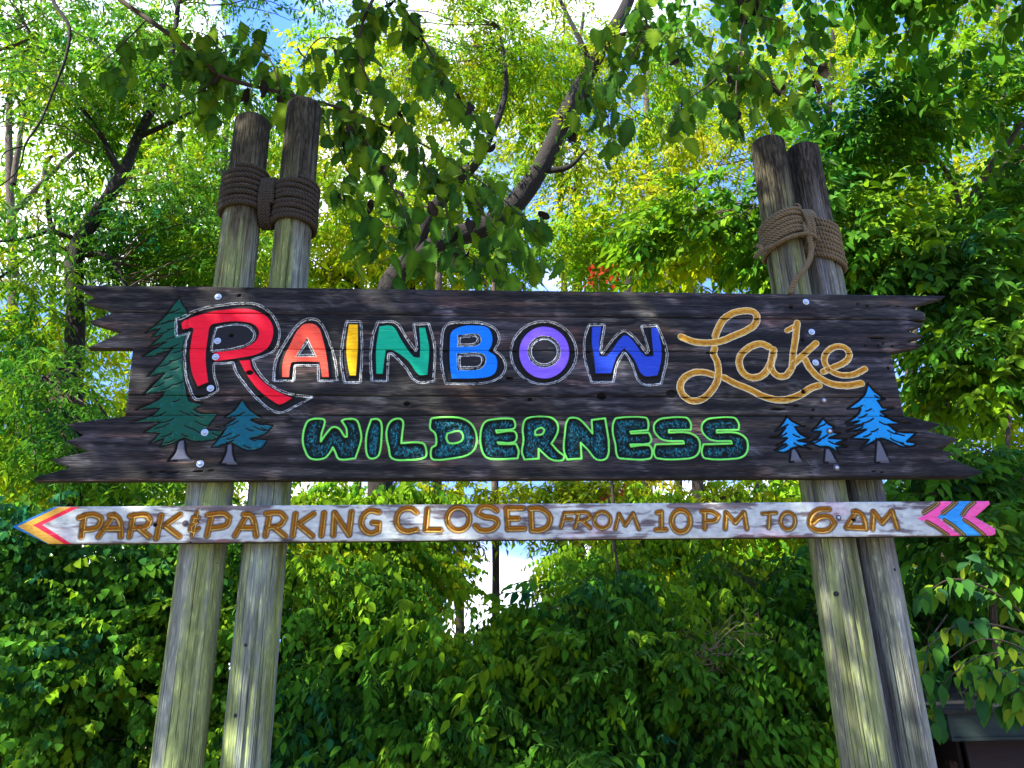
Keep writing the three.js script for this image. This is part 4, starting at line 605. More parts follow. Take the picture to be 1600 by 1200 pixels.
// fills a part with sprays. o: parent, kind, blobs, colours, seed, gaps (noise threshold), freq, size, hang
function crown(o) {
  const r = makeRandom(o.seed), lists = [[], [], []], q = new THREE.Quaternion(), e = new THREE.Euler(), base = o.parent.position, heads = [];
  for (const b of o.blobs) {
    let made = 0;
    for (let tries = 0; made < b.n && tries < b.n * 8; tries++) {
      const d = V(r.gauss(), r.gauss(), r.gauss()).normalize().multiplyScalar(Math.pow(r(), 0.42)); const p = V(b.c.x + d.x * b.r.x, b.c.y + d.y * b.r.y, b.c.z + d.z * b.r.z);
      if (p.y < 0.1 || p.z > (o.front ?? -5.1)) continue;
      const f = o.freq ?? 0.9; if (fbm(p.x * f + o.seed, p.y * f, p.z * f, 3) < (o.gaps ?? -0.08) + r.range(-0.12, 0.12)) continue;
      const yaw = Math.atan2(-(d.z + r.gauss() * 0.6), d.x + r.gauss() * 0.6), s = (o.size ?? 1) * r.range(0.75, 1.25);
      e.set(r.range(-0.5, 0.5), yaw, r.range(-0.75, 0.35) - (o.hang ?? 0), 'YZX'); q.setFromEuler(e);
      const patch = fbm(p.x * 0.7 + 7, p.y * 0.7, p.z * 0.7 + o.seed, 3), c = mixColour(o.colours, 0.5 + 1.1 * patch + 0.17 * r.gauss()), v = r.range(0.75, 1.25);
      lists[Math.floor(r() * 3)].push({ m: new THREE.Matrix4().compose(p.clone().sub(base), q, V(s, s, s)), c: [c[0] * v, c[1] * v, c[2] * v] }); made++;
      if (r() < (o.twigs ?? 0.03)) heads.push(p);
    }
  }
  lists.forEach((list, k) => {
    if (!list.length) return; const im = new THREE.InstancedMesh(sprays[o.kind][k], leafMat, list.length), c = new THREE.Color();
    list.forEach((it, i) => { im.setMatrixAt(i, it.m); im.setColorAt(i, c.setRGB(...it.c)); }); im.name = o.part ?? 'crown'; im.userData.kind = 'stuff'; im.castShadow = im.receiveShadow = true; o.parent.add(im);
  });
  return heads;
}
function branchTo(p, from, r, radius, sag = 0.1) { // a crooked branch between two points
  const d = p.clone().sub(from), L = d.length(), pts = []; const n = Math.max(4, Math.ceil(L / 0.3));
  for (let i = 0; i <= n; i++) { const t = i / n, w = Math.sin(t * Math.PI) * L; pts.push(from.clone().addScaledVector(d, t).add(V(w * 0.10 * noise(p.x + t * 3, p.y, 1), w * sag * (0.5 + noise(p.y, t * 3 + p.z, 2)), w * 0.10 * noise(p.z, t * 3, p.x)))); }
  return tube(pts, radius, 5);
}
// a tree: the paths of its stems as [[point, radius], ...]; the first is the trunk
function tree(o) {
  const base = o.stems[0][0][0].clone(); base.y = 0; const g = thing(o.name, o.label, o.category ?? 'tree', base, 0, o.group), r = makeRandom(o.seed + 5), nodes = [];
  o.stems.forEach((s, i) => { const [pts, rad] = splineR(s, Math.max(10, s.length * 7)); pts.forEach((p, k) => { if (k > pts.length * 0.3 || i) nodes.push([p, rad[k]]); }); mesh(i ? 'limb' : 'trunk', tube(pts, rad, i ? 9 : 14, 0.16, o.seed + i).translate(-base.x, 0, -base.z), o.bark ?? bark, g); });
  const twigs = [];
  for (const c of o.crowns ?? []) {
    const heads = crown({ ...c, parent: g, seed: c.seed ?? o.seed });
    for (const h of heads) { let best = null, bd = 1e9; for (const [p, rr] of nodes) { const d = p.distanceTo(h) + (p.y > h.y ? 0.4 : 0); if (d < bd) { bd = d; best = [p, rr]; } } if (best && bd < 6) { const rad = clamp(0.004 + bd * 0.006, 0.005, Math.min(0.03, best[1])); twigs.push(branchTo(h, best[0], r, rad)); } }
  }
  if (twigs.length) { const m = mesh('twigs', mergeGeometries(twigs).translate(-base.x, 0, -base.z), o.twigBark ?? twigMat, g); m.userData.kind = 'stuff'; }
  return g;
}
const foot = (px, depth, dx = 0) => { const p = at(px, 900, depth); return V(p.x + dx, -0.1, p.z); };
const stem = (list) => list.map(([px, py, d, r]) => [at(px, py, d), r]);

// ------------------------------------------------------------------ trees and shrubs behind the sign
const FARS = 'sunlit trees of the far wood';
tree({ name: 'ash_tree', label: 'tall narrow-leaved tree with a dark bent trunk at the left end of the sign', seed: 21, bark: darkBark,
  stems: [[[foot(116, 8.4), 0.13], [at(113, 800, 8.4), 0.115], [at(113, 640, 8.4), 0.105], [at(118, 500, 8.4), 0.10], [at(119, 390, 8.4), 0.10], [at(145, 345, 8.5), 0.085], [at(188, 278, 8.6), 0.075], [at(215, 215, 8.8), 0.06], [at(262, 110, 9.0), 0.045], [at(285, -60, 9.2), 0.03]],
    stem([[112, 372, 8.4, 0.04], [80, 362, 8.3, 0.028], [40, 372, 8.2, 0.022], [-30, 380, 8.1, 0.012]]), stem([[116, 392, 8.4, 0.035], [70, 384, 8.3, 0.025], [20, 420, 8.2, 0.018], [-40, 460, 8.1, 0.01]]), stem([[124, 398, 8.4, 0.045], [160, 398, 8.4, 0.04], [185, 425, 8.3, 0.03], [200, 455, 8.3, 0.022], [215, 500, 8.3, 0.012]]),
    stem([[190, 276, 8.6, 0.05], [150, 200, 8.5, 0.035], [90, 120, 8.4, 0.02], [40, 40, 8.3, 0.012]]), stem([[215, 215, 8.8, 0.04], [270, 190, 8.8, 0.03], [330, 160, 8.8, 0.015]]), stem([[116, 560, 8.4, 0.035], [70, 590, 8.2, 0.02], [20, 600, 8.1, 0.01]])],
  crowns: [{ kind: 'narrow', seed: 31, gaps: -0.02, freq: 0.8, colours: { lime: 5, mid: 5, yellow: 2.5, deep: 2, blue: 1 }, patch: { yellow: 4, lime: 4, gold: 0.5 }, twigs: 0.035,
    blobs: [blob(40, 430, 8.2, 150, 130, 1.3, 560), blob(60, 640, 8.0, 150, 120, 1.2, 640), blob(170, 740, 8.0, 150, 50, 0.9, 260), blob(240, 330, 8.6, 170, 110, 1.2, 640), blob(270, 130, 8.8, 210, 140, 1.4, 820), blob(70, 200, 8.5, 160, 110, 1.3, 380), blob(60, 40, 8.6, 190, 100, 1.4, 420), blob(380, -60, 9, 260, 120, 1.5, 520), blob(-150, 300, 8.6, 160, 300, 1.6, 500), blob(300, 420, 8.9, 190, 60, 1.0, 420)] }] });
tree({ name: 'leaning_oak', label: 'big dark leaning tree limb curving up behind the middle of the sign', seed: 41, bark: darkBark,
  stems: [[[foot(596, 9.2), 0.187], [at(594, 800, 9.2), 0.156], [at(594, 520, 9.2), 0.144], [at(612, 440, 9.2), 0.140], [at(690, 378, 9.2), 0.140], [at(780, 342, 9.2), 0.148], [at(845, 262, 9.2), 0.136], [at(885, 175, 9.2), 0.117], [at(930, 95, 9.3), 0.101], [at(980, 5, 9.4), 0.094], [at(1030, -140, 9.5), 0.078]],
    stem([[640, 415, 9.2, 0.094], [665, 350, 9.1, 0.094], [712, 285, 9.1, 0.090], [742, 255, 9.1, 0.078], [765, 215, 9.2, 0.055], [790, 140, 9.3, 0.039], [780, 40, 9.4, 0.023]]), stem([[848, 268, 9.2, 0.047], [890, 260, 9.1, 0.035], [915, 235, 9.0, 0.016]]), stem([[925, 105, 9.3, 0.047], [905, 60, 9.2, 0.039], [880, 10, 9.2, 0.031], [850, -60, 9.2, 0.023]]), stem([[950, 60, 9.3, 0.039], [1010, 45, 9.2, 0.027], [1075, 30, 9.1, 0.016]])],
  crowns: [{ kind: 'narrow', seed: 43, gaps: 0.0, freq: 0.85, size: 1.05, colours: { yellow: 5, lime: 6, mid: 3, gold: 0.4 }, patch: { yellow: 6, lime: 2, gold: 1 }, twigs: 0.03,
    blobs: [blob(690, 80, 9.7, 180, 130, 1.2, 640), blob(840, 90, 9.8, 130, 140, 1.2, 460), blob(770, 280, 9.6, 90, 60, 0.7, 150), blob(1020, 110, 9.7, 140, 120, 1.2, 420), blob(820, -120, 9.8, 330, 110, 1.6, 600), blob(890, 250, 9.9, 100, 80, 0.8, 140), blob(560, 330, 9.9, 130, 110, 0.9, 300)] }] });
tree({ name: 'broadleaf_tree', label: 'leafy tree with slender forked stems behind the upper end of the right posts', seed: 51,
  stems: [[[foot(1455, 8.2), 0.10], [at(1470, 700, 8.2), 0.085], [at(1490, 470, 8.2), 0.075], [at(1505, 360, 8.2), 0.065], [at(1520, 310, 8.2), 0.055], [at(1555, 250, 8.2), 0.04], [at(1610, 175, 8.2), 0.025], [at(1650, 100, 8.2), 0.015]],
    stem([[1512, 335, 8.2, 0.04], [1550, 285, 8.1, 0.032], [1590, 235, 8.0, 0.022], [1650, 200, 8.0, 0.012]]), stem([[1505, 360, 8.2, 0.04], [1490, 290, 8.3, 0.03], [1440, 210, 8.3, 0.02], [1400, 120, 8.3, 0.012]]), stem([[1488, 480, 8.2, 0.04], [1400, 410, 8.0, 0.03], [1320, 350, 7.8, 0.018], [1180, 320, 7.6, 0.01]]), stem([[1497, 420, 8.2, 0.035], [1560, 400, 8.0, 0.02], [1620, 420, 7.9, 0.012]])],
  crowns: [{ kind: 'oval', seed: 53, gaps: -0.05, freq: 0.8, colours: { mid: 6, deep: 2, lime: 6, blue: 1.5, yellow: 2.5 }, patch: { lime: 4, yellow: 3, mid: 2 }, twigs: 0.04,
    blobs: [blob(1330, 400, 7.6, 170, 90, 0.9, 420), blob(1180, 330, 7.8, 160, 110, 0.9, 360), blob(1460, 450, 7.4, 160, 90, 0.9, 420), blob(1560, 330, 7.8, 120, 120, 0.9, 300), blob(1330, 210, 8.2, 160, 90, 0.9, 360), blob(1480, 160, 8.4, 150, 90, 0.9, 220), blob(1060, 390, 8.2, 110, 70, 0.8, 150), blob(1540, 570, 7.0, 100, 90, 0.7, 300), blob(1700, 300, 8, 120, 300, 1.2, 300)] }] });
tree({ name: 'maple_sapling', label: 'slim young tree with fresh green leaves past the right end of the boards', seed: 61,
  stems: [[[foot(1560, 6.6), 0.035], [at(1555, 1000, 6.6), 0.03], [at(1560, 820, 6.6), 0.025], [at(1575, 680, 6.6), 0.018], [at(1580, 540, 6.7), 0.010]], stem([[1558, 860, 6.6, 0.015], [1520, 800, 6.5, 0.01], [1470, 770, 6.4, 0.006]]), stem([[1560, 800, 6.6, 0.015], [1610, 730, 6.5, 0.008]])],
  crowns: [{ kind: 'oval', seed: 63, gaps: 0.0, freq: 1.2, size: 0.95, colours: { mid: 6, deep: 3, lime: 4, blue: 2 }, patch: { lime: 4, yellow: 2 }, twigs: 0.08, blobs: [blob(1530, 720, 6.6, 110, 80, 0.5, 130), blob(1570, 850, 6.4, 110, 70, 0.5, 130), blob(1460, 780, 6.6, 70, 60, 0.4, 70), blob(1640, 750, 6.6, 90, 160, 0.6, 100)] }] });
// the sunlit wood behind
const farTrees = [
  // label, trunk px, depth, top py, radius, crown blobs
  ['far sunlit tree rising behind the left pair of posts', 352, 14, 120, 0.13, [[330, 300, 14, 190, 150, 1.9, 900], [420, 420, 13.5, 200, 70, 1.5, 620], [250, 480, 14, 170, 90, 1.5, 520]]],
  ['far yellow-green tree between the left posts and the leaning limb', 640, 15, 60, 0.14, [[540, 200, 15, 170, 180, 2, 800], [620, 390, 14.5, 160, 80, 1.6, 620], [520, 420, 15, 160, 60, 1.6, 480]]],
  ['far tree with a thin grey trunk showing under the sign, left of the gap', 690, 12.5, 380, 0.075, [[600, 800, 12.5, 170, 80, 1.2, 720], [560, 900, 12, 150, 80, 1.0, 560], [500, 820, 12, 120, 90, 1, 420]]],
  ['far slender tree whose thin trunk stands in the bright gap under the boards', 772, 13.5, 350, 0.06, [[740, 400, 14, 130, 60, 1.4, 300], [760, 785, 13.5, 110, 40, 0.8, 260], [860, 400, 15, 130, 70, 1.4, 380]]],
  ['far tree with twin sunlit crowns right of the gap under the sign', 985, 13, 330, 0.10, [[980, 810, 13, 190, 85, 1.3, 860], [890, 785, 13, 110, 45, 0.8, 300], [1090, 860, 12.5, 170, 90, 1.2, 760], [950, 900, 12, 90, 60, 0.8, 240]]],
  ['pale grey-barked far tree seen under the right half of the sign', 1082, 12, 300, 0.09, [[1180, 800, 12, 150, 80, 1.2, 620], [1210, 920, 11.5, 120, 100, 1, 560], [1000, 380, 15, 170, 90, 1.8, 620]]],
  ['brightest yellow far tree left of the right pair of posts', 1010, 16, 100, 0.14, [[980, 330, 16, 170, 120, 2, 760], [1120, 260, 15.5, 170, 150, 1.8, 760]]],
  ['far tall yellow-green tree above the right pair of posts', 1290, 15, 30, 0.13, [[1240, 130, 15, 190, 150, 2, 760], [1400, 300, 14.5, 190, 150, 2, 820], [1330, 420, 14, 160, 70, 1.6, 480]]],
  ['far sparse tree in the upper right corner', 1570, 13, -20, 0.11, [[1540, 90, 13, 170, 120, 1.8, 420], [1600, 330, 13, 140, 140, 1.6, 520], [1480, 30, 13.5, 170, 90, 1.8, 300]]],
  ['far tree behind the upper left corner', 20, 14, 20, 0.12, [[60, 90, 14, 180, 110, 1.8, 330], [60, 560, 13, 150, 130, 1.4, 620], [40, 720, 12, 180, 90, 1.2, 620], [220, 150, 14, 160, 130, 1.8, 480], [230, 740, 12, 120, 70, 1, 380]]],
  ['far tree crown above the middle of the sign', 900, 17, 20, 0.14, [[760, 120, 17, 220, 140, 2.2, 620], [900, 200, 17, 160, 160, 2.2, 520]]],
  ['far tree behind the right tips of the boards', 1430, 12, 420, 0.09, [[1460, 640, 12, 150, 110, 1.2, 480], [1560, 720, 12, 130, 130, 1.2, 420], [1440, 860, 11.5, 150, 90, 1.0, 520]]],
];
const back = [[-60, 330], [90, 300], [210, 620], [300, 120], [430, 300], [560, 60], [640, 420], [720, 250], [860, 120], [980, 420], [1060, 150], [1190, 400], [1300, 60], [1390, 460], [1500, 250], [1620, 480], [1660, 120], [60, 800], [330, 800], [520, 830], [1020, 850], [1200, 830], [1420, 820], [1600, 850]];
back.forEach(([px, py], k) => farTrees.push([`distant tree whose crown fills the view ${['beyond the left edge', 'above the left jagged end', 'beside the left jagged end', 'above the left posts', 'behind the left posts', 'near the top, right of the left posts', 'just over the upper word', 'around the crossing limbs', 'at the top middle', 'over the violet letter', 'left of the right posts at the top', 'behind the rope on the right', 'above the right posts', 'at the right of the right posts', 'in the upper right', 'at the right edge by the blue trees', 'beyond the upper right corner', 'under the left jagged end', 'behind the left posts under the sign', 'just right of the left posts under the sign', 'right of the bright gap', 'left of the right posts under the sign', 'right of the right posts under the sign', 'at the right edge below the arrow tail'][k]}`, px + 40 * noise(k * 1.7, 3), 19 + (k % 4) * 1.3, py - 60, 0.11, [[px, py, 19 + (k % 4) * 1.3, 130, 95, 1.6, 330]]]));
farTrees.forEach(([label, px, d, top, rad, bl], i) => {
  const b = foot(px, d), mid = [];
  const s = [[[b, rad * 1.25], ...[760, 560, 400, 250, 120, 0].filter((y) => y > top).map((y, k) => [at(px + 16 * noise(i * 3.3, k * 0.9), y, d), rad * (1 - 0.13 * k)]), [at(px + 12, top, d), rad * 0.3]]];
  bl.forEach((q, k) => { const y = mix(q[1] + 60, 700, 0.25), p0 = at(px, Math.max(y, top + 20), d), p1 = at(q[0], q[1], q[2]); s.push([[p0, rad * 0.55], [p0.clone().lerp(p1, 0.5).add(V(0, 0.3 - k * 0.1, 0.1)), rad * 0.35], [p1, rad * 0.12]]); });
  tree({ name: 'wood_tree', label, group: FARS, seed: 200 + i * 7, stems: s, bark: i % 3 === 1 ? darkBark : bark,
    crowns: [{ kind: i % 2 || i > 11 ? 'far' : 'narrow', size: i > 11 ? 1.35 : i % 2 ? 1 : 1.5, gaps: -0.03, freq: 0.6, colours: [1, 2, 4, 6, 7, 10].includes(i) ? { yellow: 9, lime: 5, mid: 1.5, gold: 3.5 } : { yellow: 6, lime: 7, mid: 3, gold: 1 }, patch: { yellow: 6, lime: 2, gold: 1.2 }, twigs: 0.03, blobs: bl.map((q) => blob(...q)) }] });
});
// the hedge of shrubs under the sign
function shrub(label, px, d, kind, colours, bl, seed, extra = {}) {
  const r = makeRandom(seed), b = foot(px, d); const stems = [];
  for (let k = 0; k < 6; k++) { const q = bl[k % bl.length], p = at(q[0] + r.range(-0.7, 0.7) * q[3], q[1] + r.range(-0.6, 0.6) * q[4], q[2]), o = b.clone().add(V(r.range(-0.3, 0.3), 0, r.range(-0.2, 0.2))); stems.push([[o, 0.022], [o.clone().lerp(p, 0.5).add(V(r.range(-0.15, 0.15), 0.3, 0)), 0.015], [p, 0.005]]); }
  return tree({ name: 'shrub', label, category: 'shrub', group: 'shrubs of the hedge under the sign', seed, stems, twigBark: twigMat, crowns: [{ kind, gaps: 0.05, freq: 1.5, colours, twigs: 0.05, hang: 0.15, blobs: bl.map((q) => blob(...q)), ...extra }, ...(extra.second ? [{ kind: extra.second, gaps: 0.08, freq: 1.3, size: extra.second === 'oval' ? 0.75 : 1.1, colours: { mid: 5, lime: 5, blue: 1.5, yellow: 1 }, twigs: 0.12, hang: -0.25, blobs: bl.map((q) => blob(q[0], q[1] - 20, q[2] - 0.25, q[3], q[4], q[5] * 0.9, q[6] * 0.16)) }] : [])] });
}
const ivyC = { deep: 4, mid: 6, blue: 1, lime: 3, yellow: 0.8 }, hedgeC = { deep: 3, mid: 7, blue: 1.5, lime: 4, yellow: 0.6 };
shrub('small-leaved dark shrub filling the lower left corner', 40, 6.9, 'ivy', ivyC, [[20, 900, 7.0, 150, 110, 0.6, 620], [40, 1090, 6.7, 150, 110, 0.6, 620], [-120, 1000, 6.8, 120, 200, 0.6, 300]], 301, { second: 'ivy' });
shrub('small-leaved shrub left of the left pair of posts', 180, 7.1, 'ivy', ivyC, [[180, 900, 7.1, 130, 100, 0.6, 620], [190, 1080, 6.9, 130, 120, 0.6, 620], [140, 1000, 7.4, 140, 140, 0.5, 420]], 302, { second: 'ivy' });
shrub('dark shrub showing between and behind the left pair of posts', 350, 7.4, 'ivy', { ...ivyC, yellow: 1.2 }, [[330, 870, 7.4, 110, 90, 0.6, 460], [350, 1040, 7.2, 120, 120, 0.6, 560], [400, 1180, 7.0, 120, 80, 0.5, 360]], 303, { second: 'oval' });
shrub('arching shrub with drooping leaves right of the left pair of posts', 520, 7.2, 'hedge', hedgeC, [[510, 950, 7.3, 120, 90, 0.6, 300], [540, 1080, 7.0, 140, 100, 0.6, 340], [480, 1180, 6.8, 130, 70, 0.5, 260]], 304, { second: 'oval' });
shrub('arching shrub with drooping leaf rows below the bright gap', 740, 7.0, 'hedge', { ...hedgeC, mid: 8, lime: 3 }, [[700, 1010, 7.1, 140, 80, 0.6, 330], [780, 1090, 6.8, 150, 100, 0.6, 360], [700, 1180, 6.6, 150, 80, 0.5, 300], [830, 1000, 7.2, 110, 60, 0.5, 180]], 305, { second: 'hedge' });
shrub('tall arching shrub with drooping leaf rows under the closing hours', 960, 6.9, 'hedge', { ...hedgeC, lime: 3, mid: 8 }, [[940, 980, 7.0, 130, 90, 0.6, 330], [1000, 1070, 6.7, 150, 100, 0.6, 360], [930, 1180, 6.5, 160, 80, 0.5, 300]], 306, { second: 'oval' });
shrub('arching shrub left of the right pair of posts', 1150, 7.1, 'hedge', { ...hedgeC, yellow: 1 }, [[1130, 950, 7.2, 130, 90, 0.6, 320], [1180, 1070, 6.9, 140, 110, 0.6, 360], [1150, 1190, 6.6, 140, 70, 0.5, 280]], 307, { second: 'hedge' });
shrub('dark shrub behind the right pair of posts', 1350, 7.4, 'oval', { deep: 6, mid: 4, blue: 2, lime: 1 }, [[1290, 960, 7.4, 110, 110, 0.6, 130], [1380, 900, 7.6, 120, 100, 0.6, 130], [1280, 1120, 7.0, 90, 90, 0.5, 110], [1400, 1060, 7.6, 100, 100, 0.6, 110]], 308);
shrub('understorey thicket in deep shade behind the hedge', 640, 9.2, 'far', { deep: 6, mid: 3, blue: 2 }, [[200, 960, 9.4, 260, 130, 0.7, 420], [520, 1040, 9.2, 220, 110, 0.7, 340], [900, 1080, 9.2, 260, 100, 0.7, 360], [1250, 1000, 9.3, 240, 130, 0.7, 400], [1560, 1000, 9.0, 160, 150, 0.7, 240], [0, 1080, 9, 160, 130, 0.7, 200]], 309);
shrub('sunlit yellow-green bush in the gap between the boards, right of the left posts', 600, 8.5, 'ivy', { lime: 5, yellow: 5, mid: 3 }, [[590, 800, 8.5, 130, 60, 0.5, 420], [600, 900, 8.4, 130, 60, 0.5, 360], [500, 860, 8.6, 110, 90, 0.5, 380]], 310);
shrub('sunlit yellow-green bush in the gap between the boards, left of the right posts', 1090, 8.8, 'hedge', { lime: 5, yellow: 4, mid: 4 }, [[1050, 830, 8.8, 140, 70, 0.5, 260], [1190, 850, 8.6, 110, 90, 0.5, 260], [950, 880, 8.9, 90, 50, 0.4, 130]], 311);

// ------------------------------------------------------------------ overhanging branches with large toothed leaves
function bigLeaf(seed, lobed) { // base at the origin, tip along +x
  const r = makeRandom(seed), L = 0.195, W = r.range(0.10, 0.138), n = 9, pos = [0, 0, 0], col = [1.5, 1.4, 1.6], idx = [], mid = [], edge = { l: [], r: [] }, bend = r.range(0.05, 0.55), cup = r.range(-0.4, 0.7), tw = r.range(-0.6, 0.6), wave = r.range(0.002, 0.009);
  const add = (x, y, z) => { pos.push(x, y - bend * x * x / L + tw * x * z / L * 2, z); col.push(...(z === 0 ? [1.55, 1.4, 1.6] : [r.range(0.82, 1), r.range(0.82, 1), 0.9])); return pos.length / 3 - 1; };
  for (let i = 1; i < n; i++) mid.push(add(i / n * L, 0, 0)); const tip = add(L, 0, 0);
  for (const s of ['l', 'r']) { const z = s === 'l' ? -1 : 1; for (let i = 0; i < n * 2 - 1; i++) { const t = (i + 0.6) / (n * 2), w = Math.pow(Math.sin(Math.PI * Math.pow(t, 0.72)), 0.75) * W / 2 * (i % 2 ? 1.10 : 0.86) * r.range(0.9, 1.06); edge[s].push(add(t * L + (i % 2 ? 0.006 : -0.002), cup * w + r.range(-0.006, 0.006) + wave * Math.sin(t * 9 + z), z * w)); } }
  for (const s of ['l', 'r']) { const e = edge[s], tri = (a, b, c) => s === 'l' ? idx.push(a, b, c) : idx.push(a, c, b); tri(0, mid[0], e[0]); tri(mid[0], e[1], e[0]); for (let i = 1; i < n - 1; i++) { const a = mid[i - 1], b = mid[i]; tri(a, e[2 * i], e[2 * i - 1]); tri(a, b, e[2 * i]); tri(b, e[2 * i + 1], e[2 * i]); } tri(mid[n - 2], tip, e[2 * n - 2]); tri(mid[n - 2], e[2 * n - 2], e[2 * n - 3]); }
  const g = geo(pos, null, idx); g.setAttribute('color', new THREE.Float32BufferAttribute(col, 3)); return g;
}
const bigLeaves = Array.from({ length: 10 }, (_, k) => k).map((k) => bigLeaf(900 + k));
const bigMat = (c) => new THREE.MeshPhysicalMaterial({ vertexColors: true, color: new THREE.Color(...c), roughness: 1, transmission: 0.5, thickness: 0, side: THREE.DoubleSide, specularIntensity: 0.15 });
const bigMats = [[0.055, 0.160, 0.010], [0.085, 0.200, 0.010], [0.034, 0.115, 0.014], [0.130, 0.240, 0.010], [0.060, 0.170, 0.016]].map(bigMat), shadedLeafMat = bigMat([0.018, 0.016, 0.010]); shadedLeafMat.transmission = 0.05;  // last one: near-black copy that paints leaves in shade as silhouettes
const shoot = new THREE.MeshStandardMaterial({ map: barkTex, color: new THREE.Color(0.30, 0.24, 0.2), roughness: 0.9 });
function leafyBranch(g, base, paths, r, every, jitter, cap, thin) { // paths: [[px,py,depth,radius]...] ; hangs leaves along the last two thirds of each
  let count = 0; const more = [];
  for (const p of paths) {
    const ctrl = stem(p.pts), [pts, rad] = splineR(ctrl, p.pts.length * 8); mesh(p.main ? 'limb' : 'branch', tube(pts, rad, 7, 0.1, count).translate(-base.x, -base.y, -base.z), shoot, g);
    let since = 0; for (let i = 1; i < pts.length; i++) {
      since += pts[i].distanceTo(pts[i - 1]); if (i < pts.length * (p.from ?? 0.15)) continue;
      while (since > every) {
        since -= every; const t = pts[i].clone(), o = V(r.gauss() * jitter, r.gauss() * jitter * 0.9 - 0.02, r.gauss() * jitter * 0.9), q = t.clone().add(o); if (q.z > -4.55) q.z = -4.55 - r() * 0.2;
        const down = V(r.gauss() * 0.55, -1, r.gauss() * 0.45).normalize(), nrm = V(r.gauss() * 0.8, r.gauss() * 0.4 + 0.35, r.gauss() * 0.8 + 0.25).normalize(); nrm.addScaledVector(down, -nrm.dot(down)).normalize();
        const m = new THREE.Matrix4().makeBasis(down, nrm, down.clone().cross(nrm)), s = r.range(0.6, 1.15), k = Math.floor(r() * 10), w = r() < (p.shadedShare ?? 0.11);
        if (count >= cap || r() < thin) { if (!w) more.push([k, new THREE.Matrix4().compose(q.clone().sub(base).add(V(0, 0, -0.12)), new THREE.Quaternion().setFromRotationMatrix(m), V(s, s, s))]); continue; }
        const lf = mesh('leaf', bigLeaves[k], w ? shadedLeafMat : r.pick(bigMats), g); lf.position.copy(q).sub(base); lf.quaternion.setFromRotationMatrix(m); lf.scale.setScalar(w ? s * 0.75 : s);
        if (o.length() > 0.03) mesh('leaf_stalk', tube([t, t.clone().lerp(q, 0.5).add(V(0, 0.012, 0)), q].map((v) => v.clone().sub(base)), [0.0022, 0.0016, 0.0014], 3), shoot, g);
        count++;
      }
    }
  }
  for (const k of [0, 3, 6, 9]) { const list = more.filter((q) => (q[0] % 4) * 3 === k || (k === 9 && q[0] % 4 === 3)); if (!list.length) continue; const im = new THREE.InstancedMesh(bigLeaves[k], bigMats[k / 3], list.length); list.forEach((q, i) => im.setMatrixAt(i, q[1])); im.name = 'foliage'; im.userData.kind = 'stuff'; im.castShadow = im.receiveShadow = true; g.add(im); }
  return count;
}
